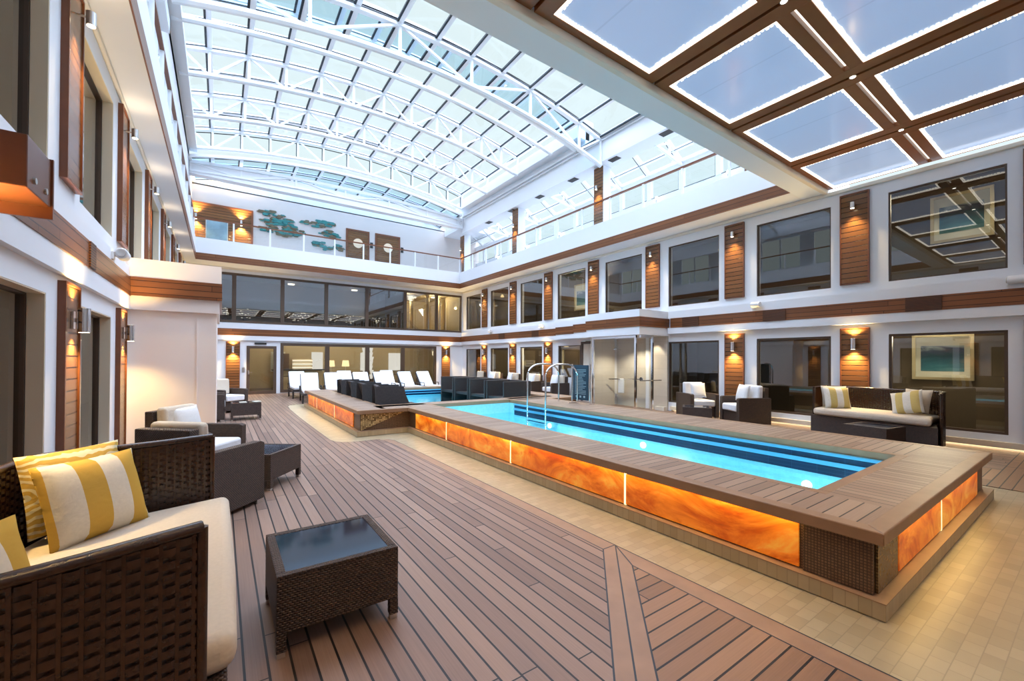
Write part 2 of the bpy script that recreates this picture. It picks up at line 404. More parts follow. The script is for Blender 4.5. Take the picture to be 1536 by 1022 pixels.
# caulked seams round the borders
def seam(a, b, w=.011):
    a = Vector((a[0], a[1], 0)); b = Vector((b[0], b[1], 0)); t = (b-a).normalized(); n = Vector((-t.y, t.x, 0))*w/2
    mb.quad(a-n+Vector((0, 0, .0012)), b-n+Vector((0, 0, .0012)), b+n+Vector((0, 0, .0012)), a+n+Vector((0, 0, .0012)), 3)
for d in (q, 0, -q): seam((XL, XL-DG+d), (2.74 if d > 0 else (TE if d == 0 else 2.72), (2.74 if d > 0 else (TE if d == 0 else 2.72))-DG+d))
seam((2.72, YN), (2.72, 2.72-DG-q)); seam((TE, YN), (TE, 8.05)); seam((2.74, 2.74-DG+q), (2.74, 8.05)); seam((2.72, 2.72-DG-q), (TE, TE-DG)); seam((2.74, 2.74-DG+q), (TE, 2.74-DG+q))
for p, q2 in zip(curve[:-2], curve[1:-1]): seam(p, q2)
seam((8.34, YN), (8.34, 16.6)); seam((9.72, .96), (9.72, 16)); seam((8.34, .96), (XR, .96))
ov = [(10.5+.42*math.cos(a), 1.15+.62*math.sin(a)) for a in [2*PI*i/28 for i in range(29)]]
for p, q2 in zip(ov[:-1], ov[1:]): seam(p, q2, .016)
struct('floor', mb, ['deckY', 'deckX', 'board', 'gasket'])

# ---- walls with openings
def wall(name, axis, p0, p1, a0, a1, z0, z1, holes, mat='white'):
    us = sorted({a0, a1, *[h[0] for h in holes], *[h[1] for h in holes]}); zs = sorted({z0, z1, *[h[2] for h in holes], *[h[3] for h in holes]})
    us = [u for u in us if a0 <= u <= a1]; zs = [z for z in zs if z0 <= z <= z1]
    mb = MB()
    for i in range(len(us)-1):
        k = 0
        while k < len(zs)-1:
            um, zm = (us[i]+us[i+1])/2, (zs[k]+zs[k+1])/2
            if any(h[0] < um < h[1] and h[2] < zm < h[3] for h in holes): k += 1; continue
            e = k
            while e+1 < len(zs)-1 and not any(h[0] < um < h[1] and h[2] < (zs[e+1]+zs[e+2])/2 < h[3] for h in holes): e += 1
            if axis == 'X': mb.box(p0, p1, us[i], us[i+1], zs[k], zs[e+1])
            else: mb.box(us[i], us[i+1], p0, p1, zs[k], zs[e+1])
            k = e+1
    return struct(name, mb, mat)

NWIN = [0]
def window(axis, plane, a0, a1, z0, z1, side, frame=.03, gl='win', mull=(), fm='bronze', depth=.06, fw=None):
    """framed pane set into an opening; side = direction (+1/-1) from room towards outside"""
    NWIN[0] += 1
    fr = MB(); w = fw or frame; d0, d1 = sorted((plane, plane+side*depth))
    def bx(u0, u1, v0, v1):
        if axis == 'X': fr.box(d0, d1, u0, u1, v0, v1)
        else: fr.box(u0, u1, d0, d1, v0, v1)
    bx(a0, a0+w, z0, z1); bx(a1-w, a1, z0, z1); bx(a0+w, a1-w, z1-w, z1); bx(a0+w, a1-w, z0, z0+w)
    for mm in mull: bx(mm-w*.8, mm+w*.8, z0+w, z1-w)
    o = struct('window_%d' % NWIN[0], fr, fm)
    pn = MB(); edges = [a0+w]+[e for mm in mull for e in (mm-w*.8, mm+w*.8)]+[a1-w]; pc = plane+side*depth*.5
    for i in range(0, len(edges), 2):
        u0, u1 = edges[i], edges[i+1]
        if axis == 'X': pn.quad((pc, u0, z0+w), (pc, u1, z0+w), (pc, u1, z1-w), (pc, u0, z1-w))
        else: pn.quad((u0, pc, z0+w), (u1, pc, z0+w), (u1, pc, z1-w), (u0, pc, z1-w))
    pn.build('pane', gl, o)
    return o

UZ = (3.375, 5.318); LZ = (.285, 2.23)
js = list(range(-2, 7))
lowR = [-2, -1, 0, 1, 4, 5, 6]
holesR = [(*winY(j), *UZ) for j in js]+[(*winY(j), *LZ) for j in lowR]+[(12.16, 13.62, .9, 2.23)]+[(9.1, 12.2, .0, 2.4)]
wall('wall_right', 'X', XR, XR+.22, YN, YF, 0, Z2, holesR)
for j in js: window('X', XR+.03, *winY(j), *UZ, 1)
for j in lowR: window('X', XR+.03, *winY(j), *LZ, 1, fw=.05)
window('X', XR+.03, 12.3, 13.6, .9, 2.23, 1)
lowL = [-2, -1, 0, 1]; upL = list(range(-2, 7))
holesL = [(*winY(j), *UZ) for j in upL]+[(*winY(j), *LZ) for j in lowL]
wall('wall_left', 'X', XL-.22, XL, YN, YF, 0, 6.3, holesL)
for j in upL: window('X', XL-.12, *winY(j), *UZ, -1)
for j in lowL: window('X', XL-.12, *winY(j), *LZ, -1)
for j in upL+lowL: pass
# beige linings of the left openings
mb = MB()
for hs in holesL:
    y0, y1, z0, z1 = hs
    mb.box(XL-.115, XL-.004, y1-.012, y1+.001, z0, z1); mb.box(XL-.115, XL-.004, y0-.001, y0+.012, z0, z1); mb.box(XL-.115, XL-.004, y0+.012, y1-.012, z1-.012, z1+.001)
struct('trim_1', mb, 'beige')
# far wall
holesF = [(-1.24, 11.82, 3.22, 5.43), (.95, 2.13, 0, 2.2), (2.29, 10.2, .03, 2.36)]
wall('wall_far', 'Y', YF, YF+.22, XL, XR, 0, 6.3, holesF)
window('Y', YF-.02, -1.24, 11.82, 3.22, 5.43, 1, mull=[.46, 2.36, 4.28, 6.26, 8.33, 10.21], fw=.10, depth=.12, gl='winfar')
window('Y', YF-.02, 2.29, 10.2, .03, 2.36, 1, mull=[4.34, 6.3, 8.21], fw=.13, depth=.12, gl='winclear')
wall('wall_near', 'Y', YN-.2, YN, XL, XR, 0, 6.3, [])
# glazed door in the far wall
d = structE('door_1'); mb = MB()
for bx in ((.95, 1.07, 0, 2.2), (2.01, 2.13, 0, 2.2), (1.07, 2.01, 2.08, 2.2), (1.07, 2.01, 0, .14)): mb.box(bx[0], bx[1], YF-.03, YF+.08, bx[2], bx[3])
mb.build('door_frame', 'bronze', d)
MB().quad((1.07, YF+.02, .14), (2.01, YF+.02, .14), (2.01, YF+.02, 2.08), (1.07, YF+.02, 2.08)).build('pane', 'winclear', d)
mb = MB(); mb.cyl((1.03, YF-.09, 1.0), .02, .07, 10, axis='Y'); mb.bar((1.03, YF-.085, 1.0), (1.17, YF-.085, 1.0), .02, .02); mb.box(1.0, 1.06, YF-.036, YF-.03, .9, 1.1); mb.build('handle', 'chrome', d)
mb = MB(); mb.box(1.25, 1.72, YF-.05, YF, 2.27, 2.35); o = mb.build('air_vent', 'dark'); tag(o, 'small black air vent slot above the glazed door in the far wall', 'vent')
mb = MB(); mb.box(.78, .88, YF-.015, YF, 1.0, 1.22); o = mb.build('wall_plate', 'brushed'); tag(o, 'grey control plate on the wall left of the glazed far door', 'wall plate')

# ---- interiors behind the glass (rooms either side and at the end)
def room(name, x0, x1, y0, y1, z0, z1, skip, mat='room', fl='room_f'):
    t = .1
    def w(nm, *bx, m=mat): mb = MB(); mb.box(*bx); struct(nm, mb, m)
    if 'x0' not in skip: w(name+'_left', x0-t, x0, y0, y1, z0, z1)
    if 'x1' not in skip: w(name+'_right', x1, x1+t, y0, y1, z0, z1)
    if 'y0' not in skip: w(name+'_front', x0, x1, y0-t, y0, z0, z1)
    if 'y1' not in skip: w(name+'_back', x0, x1, y1, y1+t, z0, z1)
    w(name.replace('wall', 'floor'), x0-t, x1+t, y0-t, y1+t, z0-t, z0-.001, m=fl); w(name.replace('wall', 'ceiling'), x0-t, x1+t, y0-t, y1+t, z1+.001, z1+t)
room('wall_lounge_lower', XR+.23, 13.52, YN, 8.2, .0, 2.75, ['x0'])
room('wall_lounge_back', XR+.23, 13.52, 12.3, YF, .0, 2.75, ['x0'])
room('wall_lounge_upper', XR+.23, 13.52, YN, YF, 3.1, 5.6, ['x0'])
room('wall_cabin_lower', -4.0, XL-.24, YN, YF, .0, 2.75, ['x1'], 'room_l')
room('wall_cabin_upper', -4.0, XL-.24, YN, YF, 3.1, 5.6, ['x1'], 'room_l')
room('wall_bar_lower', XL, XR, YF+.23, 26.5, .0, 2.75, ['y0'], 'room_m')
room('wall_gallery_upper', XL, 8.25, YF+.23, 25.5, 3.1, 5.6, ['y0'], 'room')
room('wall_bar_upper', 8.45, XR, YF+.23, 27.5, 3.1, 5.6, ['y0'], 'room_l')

# ---- trims: sill beams and mahogany bands
NT = [1]
def trim(mb, mats, **k):
    NT[0] += 1; return struct('trim_%d' % NT[0], mb, mats, **k)
mb = MB()
mb.box(XR-.14, XR, YN, 8.15, 2.48, 2.67); mb.box(XR-.12, XR, YN, 8.15, 2.97, 3.2); mb.box(XR-.14, XR, 13.2, YF, 2.48, 2.67); mb.box(XR-.12, XR, 13.2, YF, 2.97, 3.2)
mb.box(XL, XL+.06, YN, 9.3, 2.45, 2.67); mb.box(XL, XL+.05, YN, 9.3, 2.97, 3.15)
mb.box(XL, XR, YF-.1, YF, 2.44, 2.65); mb.box(XL, XR, YF-.08, YF, 2.95, 3.2)
trim(mb, 'white')
mb = MB(); mb.box(XR-.15, XR, YN, 8.05, 2.67, 2.97); mb.box(XR-.15, XR, 13.0, YF, 2.67, 2.97); trim(mb, 'band')
mb = MB(); mb.box(XL, XL+.07, YN, 9.3, 2.67, 2.97); trim(mb, 'band')
mb = MB(); mb.box(XL, XR, YF-.11, YF, 2.65, 2.95); trim(mb, 'band')
# louvred vents let into the bands
def vent(x0, x1, y0, y1, z0, z1, lab):
    mb = MB(); mb.box(x0, x1, y0, y1, z0, z1); o = mb.build('air_vent', 'vent'); tag(o, lab, 'vent', 'louvred vents in the wooden bands')
vl = ['above the right end of the long sofa', 'between the long sofa and the armchairs', 'above the pair of armchairs', 'beyond the shower towards the far corner', 'nearest the far right corner']
for y, lb in zip((2.2, 5.0, 7.35, 15.0, 17.8), vl): vent(XR-.17, XR-.15, y-.27, y+.27, 2.675, 2.965, 'dark louvred vent in the right wooden band, '+lb)
vent(XL+.07, XL+.085, 3.35, 3.86, 2.68, 2.9, 'dark louvred grille in the left wooden band under the projecting box')
vent(XL+.07, XL+.085, 6.6, 6.85, 2.675, 2.965, 'narrow dark vent in the left wooden band by the white camera')
# projecting wooden housing on the left wall
t = thing('speaker_housing', 'polished wooden box housing projecting from the left wall band', 'wooden housing')
mb = MB(); mb.box(XL+.07, -.87, 3.36, 3.74, 2.57, 2.86); mb.build('body', 'mahog', t, bevel=.006)
mb = MB(); mb.box(XL+.07, -.86, 3.74, 3.76, 2.5, 2.87); mb.build('flange', 'mahog', t)
for y in (3.46, 3.64): MB().cyl((-.872, y, 2.64), .018, .012, 14, axis='X').build('knob', 'brushed', t)

# ---- mahogany slat panels with their lights
def slat_panel(axis, plane, side, a0, a1, z0, z1):
    mb = MB(); t0, t1 = sorted((plane, plane+side*.045)); q0, q1 = sorted((plane, plane+side*.06)); w = .025
    def bx(u0, u1, v0, v1, d, m):
        if axis == 'X': mb.box(d[0], d[1], u0, u1, v0, v1, m)
        else: mb.box(u0, u1, d[0], d[1], v0, v1, m)
    bx(a0+w, a1-w, z0+w, z1-w, (t0, t1), 0)
    bx(a0, a0+w, z0, z1, (q0, q1), 1); bx(a1-w, a1, z0, z1, (q0, q1), 1); bx(a0+w, a1-w, z0, z0+w, (q0, q1), 1); bx(a0+w, a1-w, z1-w, z1, (q0, q1), 1)
    trim(mb, ['panel', 'mahog'])
WARM = (1, .70, .29)
def sconce(loc, rz, label, power=1.0):
    """chrome tube lighting up and down the panel; local +X points away from the wall"""
    t = thing('wall_light', label, 'wall light', loc, rz, 'chrome up and down wall lights')
    MB().box(0, .015, -.035, .035, -.09, .09).build('backplate', 'chrome', t)
    mb = MB(); mb.cyl((.085, 0, -.125), .05, .25, 20); mb.box(.01, .05, -.012, .012, -.02, .02); mb.build('tube', 'chrome', t, smooth=40)
    for s, nm in ((1, 'upper_bulb'), (-1, 'lower_bulb')):
        MB().cyl((.085, 0, .126*s-(.002 if s > 0 else 0)), .04, .002, 16).build('bulb', 'bulb', t)
    for s in (1, -1):
        light('SPOT', 'glow', (.085, 0, .14*s), 190*power, WARM, t, spot_size=2.1, spot_blend=.9, shadow_soft_size=.04, rot=(0 if s < 0 else PI, 0, 0))
def spotlamp(loc, rz, label, power=1.0, up=0):
    t = thing('spotlight', label, 'spotlight', loc, rz, 'small steel spotlights on upper wall panels')
    MB().tube([(0, 0, .02), (.09, 0, .02)], .012, 8).build('arm', 'brushed', t)
    MB().cyl((.11, 0, -.06), .042, .14, 18).build('shade', 'brushed', t, smooth=40)
    MB().cyl((.11, 0, -.063), .034, .002, 16).build('bulb', 'bulb', t)
    if up: light('SPOT', 'glow_up', (.11, 0, .10), up, (1, .80, .55), t, spot_size=2.9, spot_blend=1, shadow_soft_size=.04, rot=(PI, 0, 0))
    light('SPOT', 'glow', (.11, 0, -.075), 170*power, WARM, t, spot_size=1.9, spot_blend=.9, shadow_soft_size=.03, rot=(0, -.30, 0))
for j in range(-2, 7):
    a = panY(j); c = (a[0]+a[1])/2
    slat_panel('X', XR, -1, *a, 3.40, 5.49)
    if j >= 0: spotlamp((XR-.05, c, 5.17), PI, 'steel spotlight on upper right wall panel, %s counting away from the seascape window' % ORD[j])
    if j not in (2, 3):
        slat_panel('X', XR, -1, *a, .1, 2.395)
        place = {-2: 'behind the viewer on the right', -1: 'right of the largest window with the seascape', 0: 'above the long sofa', 1: 'between the two armchairs on the right', 4: 'just beyond the blue notice board', 5: 'second from the far right corner', 6: 'nearest the far right corner'}[j]
        if j >= 0: sconce((XR-.05, c, 2.03), PI, 'chrome up-and-down light on lower right wooden panel, '+place)
for j in range(-2, 7):
    a = panY(j); c = (a[0]+a[1])/2
    slat_panel('X', XL, 1, *a, 3.40, 5.49)
    if j >= 1: spotlamp((XL+.05, c, 5.17), 0, 'steel spotlight on upper left wall panel, %s counting away from the projecting box' % ORD[j-1], 1.0, 5)
    if j in (-2, -1, 0, 1, 2):
        slat_panel('X', XL, 1, *a, .1, 2.395)
        place = ['far behind the sofa', 'farthest before the projecting box', 'beside the near end of the sofa', 'behind the yellow cushions', 'against the white projecting block'][j+2]
        if j >= -1: sconce((XL+.05, c, 2.03), 0, 'chrome up-and-down light on lower left wooden panel, '+place, .6)
slat_panel('Y', YF, -1, .18, .70, .1, 2.37); sconce((.44, YF-.05, 2.03), -PI/2, 'chrome up-and-down light on far wall panel left of glazed door', 1.6)
slat_panel('Y', YF, -1, 10.53, 11.05, .1, 2.37); sconce((10.79, YF-.05, 2.03), -PI/2, 'chrome up-and-down light on far wall panel right of bar windows', 1.6)

# ---- white block on the left
mb = MB(); mb.box(XL, -.07, 9.35, 12.2, 0, 2.45); mb.box(XL, -.03, 9.29, 12.2, 2.45, 2.68); mb.box(XL, -.0, 9.25, 12.2, 2.99, 3.3)
mb.box(-.36, -.34, 9.335, 9.35, 0, 2.45)
struct('wall_block', mb, plain('block_paint', (.90, .80, .73), .5, noise=.015, scale=2))
mb = MB(); mb.box(XL, .01, 9.24, 12.2, 2.68, 2.99); trim(mb, 'band')

# ---- canopy over the shower on the right
mb = MB(); mb.box(10.42, XR, 8.2, 10.45, 2.42, 2.67); mb.box(10.42, XR, 8.2, 10.45, 2.97, 3.2); mb.box(11.0, XR, 10.45, 11.7, 2.45, 2.67); mb.box(11.0, XR, 10.45, 11.7, 2.97, 3.2)
mb.box(11.4, XR, 11.7, 13.2, 2.48, 2.67); mb.box(11.4, XR, 11.7, 13.2, 2.97, 3.2)
struct('ceiling_canopy', mb, 'white')
mb = MB(); mb.box(10.40, XR, 8.18, 10.47, 2.67, 2.97); mb.box(10.98, XR, 10.47, 11.72, 2.67, 2.97); mb.box(11.38, XR, 11.72, 13.2, 2.67, 2.97); trim(mb, 'band')

# ---- upper deck slabs, white upstands, bands
mb = MB()
mb.box(BXR, 13.6, BYN, YF+1, Z2, 6.3); mb.box(BXR, BXR+.12, BYN, BYF, 6.3, 6.56)
mb.box(XL-1.5, BXL, BYN, YF+1, Z2, 6.3); mb.box(BXL-.12, BXL, BYN, BYF, 6.3, 6.56)
mb.box(BXL, BXR, BYF, YF+1, Z2, 6.3); mb.box(BXL, BXR, BYF, BYF+.12, 6.3, 6.56)
struct('ceiling_deck', mb, 'white')
mb = MB(); mb.box(XL-1.5, 13.6, 3.95, BYN, Z2, 6.4)
struct('ceiling_beam', mb, plain('beam_paint', (.84, .88, .92), .55, noise=.01, scale=2))
mb = MB()
mb.box(BXR-.02, BXR, BYN, BYF, Z2+.005, 5.93); mb.box(BXL, BXL+.02, BYN, BYF, Z2+.005, 5.93); mb.box(BXL, BXR, BYF-.02, BYF, Z2+.005, 5.93)
trim(mb, 'band')
mb = MB(); mb.box(XR-.07, XR, YN, YF, 5.56, Z2); mb.box(XL, XL+.05, YN, YF, 5.58, Z2); mb.box(XL, XR, YF-.05, YF, 5.56, Z2); mb.box(XL, XR, 3.86, 3.95, 5.62, 5.76)
trim(mb, 'cream', bevel=.015)

# ---- balustrades of the upper deck
def balustrade(name, label, p0, p1, n, posts=True):
    t = thing(name, label, 'balustrade'); a = Vector(p0); b = Vector(p1); d = b-a
    MB().bar(a+Vector((0, 0, 7.36)), b+Vector((0, 0, 7.36)), .07, .05).build('handrail', 'mahog', t)
    for i in range(n+1):
        p = a+d*i/n
        MB().box(p.x-.03, p.x+.03, p.y-.03, p.y+.03, 6.5, 7.34).build('post', 'steel_w', t)
    nn = d.normalized()
    for i in range(n):
        g0 = a+d*i/n+nn*.05; g1 = a+d*(i+1)/n-nn*.05
        MB().quad((g0.x, g0.y, 6.57), (g1.x, g1.y, 6.57), (g1.x, g1.y, 7.3), (g0.x, g0.y, 7.3)).build('glass_panel', 'rail_glass', t)
balustrade('balustrade', 'glass balustrade with wooden handrail along the upper right deck', (BXR+.06, BYN+.1, 0), (BXR+.06, BYF+.06, 0), 12)
balustrade('balustrade', 'glass balustrade with thin handrail across the far upper deck', (BXL-.06, BYF+.06, 0), (BXR+.02, BYF+.06, 0), 9)
balustrade('balustrade', 'glass balustrade along the upper left deck seen almost edge-on', (BXL-.06, BYN+.1, 0), (BXL-.06, BYF, 0), 12)

# ---- upper deck: far wall, outer right wall, left wall, columns
Y3 = 23.0
M['deck_far'] = plain('far_wall_paint', (.66, .57, .53), .55, noise=.015, scale=2)
wall('wall_deck_far', 'Y', Y3, Y3+.2, XL-1.5, 13.4, 6.3, 9.35, [], 'deck_far')
wall('wall_deck_left', 'X', BXL-.42, BXL-.22, 3.9, Y3, 8.3, 9.9, [])
lw = [(4.6+2.68*i, 6.7+2.68*i, 6.9, 9.0) for i in range(7)]
wall('wall_deck_left_outer', 'X', -2.9, -2.7, 3.9, Y3, 6.3, 9.6, lw)
for q6 in lw: window('X', -2.72, *q6, -1, gl='sky_glass', fm='steel_w', mull=[(q6[0]+q6[1])/2], fw=.05)
mb = MB(); mb.box(-2.9, -1.1, 3.9, Y3, 9.5, 9.7); struct('ceiling_deck_left', mb, 'white')
wall('wall_deck_near', 'Y', 4.0, 4.2, -2.9, 13.4, 6.3, 9.6, [])
# wooden alcove with lights
mb = MB(); mb.box(-1.14, 1.19, Y3-.05, Y3, 6.3, 8.53); trim(mb, 'panel')
mb = MB(); mb.box(-1.14, 1.19, Y3-.08, Y3-.05, 8.45, 8.53); mb.box(1.11, 1.19, Y3-.08, Y3-.05, 6.3, 8.45); mb.box(-1.14, -1.06, Y3-.08, Y3-.05, 6.3, 8.45); trim(mb, 'mahog')
mb = MB(); mb.box(-.6, .22, Y3-.09, Y3-.05, 6.4, 7.84); NWIN[0] += 1; o = struct('window_%d' % NWIN[0], mb, 'brushed')
mb = MB(); mb.quad((-.57, Y3-.095, 6.43), (.19, Y3-.095, 6.43), (.19, Y3-.095, 7.81), (-.57, Y3-.095, 7.81)); mb.build('pane', plain('alcove_glass', (.20, .33, .42), .08, spec=1, noise=.5, scale=3), o)
sconce((-.95, Y3-.06, 7.85), -PI/2, 'bright up-and-down light at left end of the upper far wooden alcove', 2.2)
sconce((.72, Y3-.06, 7.85), -PI/2, 'bright up-and-down light right of the alcove mirror, upper far wall', 2.2)
# two wooden doors with round lit portholes
for k, (x0, x1) in enumerate(((5.34, 6.55), (6.86, 8.26))):
    d = structE('door_%d' % (k+2)); mb = MB(); mb.box(x0, x1, Y3-.05, Y3, 6.3, 8.5); mb.build('door_leaf', 'mahog', d)
    mb = MB(); mb.box(x0+.1, x1-.1, Y3-.07, Y3-.05, 6.4, 8.4); mb.build('door_panel', 'panel', d)
    MB().cyl(((x0+x1)/2, Y3-.09, 7.78), .25, .02, 28, axis='Y').build('porthole', 'litwhite', d)
    mb = MB(); mb.box(x1+.05, x1+.2, Y3-.02, Y3+.003, 7.65, 7.95); o = mb.build('door_plaque', 'dark')
    tag(o, 'small dark plaque %s round-windowed wooden doors' % ('between the two' if k == 0 else 'to the right of both'), 'plaque')
# pine-cloud relief on the white upper wall
t = thing('wall_relief', 'teal and brown relief of drifting pine branches on upper far wall', 'wall art')
rnd = random.Random(4)
for (x0, z0, x1, z1, n) in ((1.45, 8.62, 2.75, 8.35, 34), (1.6, 8.18, 2.15, 7.95, 18), (1.55, 7.78, 1.95, 7.72, 8), (2.1, 8.22, 3.0, 8.02, 26), (2.2, 7.72, 3.0, 7.68, 26), (2.6, 7.98, 3.35, 7.88, 14), (3.3, 8.42, 4.75, 8.55, 34), (4.1, 8.02, 5.0, 7.98, 24), (3.75, 7.45, 4.6, 7.32, 20), (4.85, 7.4, 5.15, 7.35, 10)):
    mb = MB()
    for i in range(n):
        s = rnd.random(); bulge = math.sin(PI*min(1, max(0, s)))*.17+.03
        cx, cz = x0+(x1-x0)*s, z0+(z1-z0)*s+rnd.uniform(-1, 1)*bulge
        w, h = rnd.uniform(.1, .22), rnd.uniform(.025, .05); dd = Y3-.02-rnd.random()*.03
        mb.prism([(cx-w, cz), (cx-w*.7, cz-h), (cx+w*.7, cz-h), (cx+w, cz), (cx+w*.7, cz+h), (cx-w*.7, cz+h)], dd-.015, Y3-.001, rnd.random() < .48, 'Y')
    mb.build('branch', ['teal', 'bark'], t)
# wooden-faced columns under the roof beam
for k, y in enumerate((5.3, 10.72, 16.0, 21.25)):
    c = structE('column_%d' % (k+1)); mb = MB(); mb.box(11.32, 11.72, y-.2, y+.22, 6.3, 8.75); mb.build('shaft', 'white', c)
    mb = MB(); mb.box(11.28, 11.32, y-.2, y+.22, 6.3, 8.68); mb.build('wood_face', 'panel', c)
    spotlamp((11.28, y, 7.9), PI, ['steel spotlight on the upper deck column nearest the ceiling beam', 'steel spotlight on nearest wood-faced upper deck column', 'steel spotlight on middle wood-faced upper deck column', 'steel spotlight on far corner column of upper deck'][k], 1.2)
# outer wall of right upper deck: knee wall, window band, sloped glazing
OX = 13.2
mb = MB(); mb.box(OX, OX+.2, 3.9, Y3, 6.3, 7.55); struct('wall_deck_right', mb, 'white')
fr = MB(); pn = MB(); ys = [4.6+1.34*i for i in range(14)]
fr.box(OX, OX+.12, 3.9, Y3, 7.55, 7.66); fr.box(OX, OX+.12, 3.9, Y3, 8.42, 8.6)
for i, y in enumerate(ys): fr.box(OX-.02, OX+.12, y-.09, y+.09, 7.66, 8.42)
NWIN[0] += 1; o = struct('window_%d' % NWIN[0], fr, 'steel_w')
for a, b in zip(ys[:-1], ys[1:]): pn.quad((OX+.06, a+.09, 7.66), (OX+.06, b-.09, 7.66), (OX+.06, b-.09, 8.42), (OX+.06, a+.09, 8.42))
pn.build('pane', 'sky_glass', o)
mb = MB()
for a, b in zip(ys[:-1], ys[1:]): mb.box(OX+.01, OX+.03, a+.09, b-.09, 7.66, 7.69); mb.box(OX+.01, OX+.03, a+.09, a+.12, 7.69, 8.42)
mb.build('gasket', 'gasket', o)
fr = MB(); pn = MB(); gk = MB(); A = (OX, 8.6); B = (11.75, 9.5)
for i, y in enumerate(ys):
    fr.bar((A[0], y, A[1]), (B[0], y, B[1]), .12, .12)
    gk.bar((A[0]-.05, y+.08, A[1]-.02), (B[0]+.3, y+.08, B[1]-.23), .025, .03)
for s in (0.02, .30, .98):
    px, pz = A[0]+(B[0]-A[0])*s, A[1]+(B[1]-A[1])*s
    fr.bar((px, 3.9, pz), (px, Y3, pz), .12, .1); gk.bar((px-.06, 4.2, pz-.03), (px-.06, Y3, pz-.03), .02, .02) if s == .30 else None
NWIN[0] += 1; o = struct('window_%d' % NWIN[0], fr, 'steel_w'); gk.build('gasket', 'gasket', o)
pn.quad((A[0], 3.9, A[1]+.03), (A[0], Y3, A[1]+.03), (B[0], Y3, B[1]+.03), (B[0], 3.9, B[1]+.03)).build('pane', 'sky_glass', o)
# aisle trusses
for k, y in enumerate((5.95, 8.6, 11.3, 13.98, 16.66, 19.3)):
    mb = MB(); mb.bar((11.7, y, 8.75), (13.2, y, 8.5), .09, .09); mb.bar((11.7, y, 8.75), (12.5, y, 9.03), .06, .06); mb.bar((12.5, y, 9.03), (13.15, y, 8.5), .06, .06); mb.bar((12.5, y, 8.62), (12.5, y, 9.03), .06, .06)
    struct('ceiling_strut', mb, 'steel_w')
# small bright lamps along outer deck wall
for k, y in enumerate((6.9, 9.55, 12.2, 14.9, 17.6, 20.4)):
    t = thing('deck_lamp', 'small bright lamp %s along the outer right upper deck windows, counted from nearest' % ORD[k], 'lamp', (OX-.12, y, 7.55), 0, 'bright lamps along the upper deck')
    MB().cyl((0, 0, -.1), .03, .1, 10).build('stem', 'brushed', t); mb = MB(); mb.cyl((0, 0, 0), .055, .09, 14, r2=.03); mb.build('bulb', 'bulb_w', t)

# ---- roof: side beam, fixed end vaults, sliding vault with trusses
mb = MB(); mb.box(11.1, 11.75, 4.2, 20.9, 8.72, 9.55); mb.box(11.0, 11.75, 4.2, 20.9, 9.55, 9.62)
mb.box(10.72, 11.3, 11.2, 20.9, 9.85, 10.25); mb.box(11.1, 11.5, 11.2, 20.9, 9.55, 10.6)
mb.tube([(11.05, 4.5, 9.45), (11.05, 20.5, 9.45)], .03, 8)
struct('ceiling_side_beam', mb, 'white')
mb = MB(); mb.box(BXL-.34, BXL-.22, 11.2, 20.9, 9.6, 10.7); mb.box(BXL-.22, BXL+.05, 11.2, 20.6, 9.75, 10.0); mb.box(BXL-.4, BXL-.05, 4.2, 11.2, 8.4, 8.7); struct('ceiling_left_beam', mb, 'white')
mb = MB(); mb.box(-1.3, 11.75, 20.75, 21.1, 8.95, 9.5); struct('ceiling_far_beam', mb, 'white')
for k, y in enumerate((7.9, 10.0, 12.1, 14.2, 16.3, 18.4)):
    mb = MB(); mb.box(11.2, 11.45, y-.2, y+.2, 8.705, 8.72); o = mb.build('air_vent', 'vent'); tag(o, 'small grey grille under the white roof beam, %s from the near end' % ORD[k], 'vent', 'grilles under the roof beam')
XC = 5.0
def arc(x, apex, drop, half): return apex-drop*((x-XC)/half)**2
XN = [-1.05, -.34, .64, 1.65, 2.69, 3.73, 4.79, 5.84, 6.88, 7.92, 8.91, 9.89, 10.75]
def topS(x): return arc(x, 11.33, .72, 5.9)
def botS(x): return arc(x, 10.46, .66, 5.9)
def topN(x): return arc(x, 10.30, .72, 6.0)
def botN(x): return arc(x, 9.42, .84, 6.0)
def truss(name, y, top, bot, web=True, xs=XN, r=.075, phase=0, y2=None):
    mb = MB(); fine = [xs[0]+(xs[-1]-xs[0])*i/40 for i in range(41)]
    mb.tube([(x, y, top(x)-.06) for x in fine], .06, 4, rect=(.07, .06))
    mb.tube([(x, y, bot(x)) for x in fine], r, 8)
    if web:
        for i, x in enumerate(xs):
            mb.bar((x, y, bot(x)), (x, y, top(x)-.06), .07, .07)
            if i+1 < len(xs):
                x2 = xs[i+1]
                if (i+phase) % 2: mb.bar((x, y, bot(x)), (x2, y, top(x2)-.06), .06, .06)
                else: mb.bar((x, y, top(x)-.06), (x2, y, bot(x2)), .06, .06)
    return struct(name, mb, 'steel_w', smooth=35)
NWX = [-.8, .55, 1.6, 2.65, 3.7, 4.75, 5.8, 6.85, 7.9, 8.95, 10.0, 11.05]
truss('ceiling_truss', 10.4, topN, botN, True, [-.85, 2.0, 3.9, 5.8, 7.9, 10.0, 11.05][:1]+NWX[::2][1:]+[11.05], .085)
for y, w in ((12.75, False), (15.1, True), (17.65, True), (20.3, True)): truss('ceiling_truss', y, topS, botS, w)
truss('ceiling_truss', 20.75, lambda x: arc(x, 9.75, .3, 6), lambda x: arc(x, 9.25, .2, 6), True, XN[::2]+[11.0], .05)
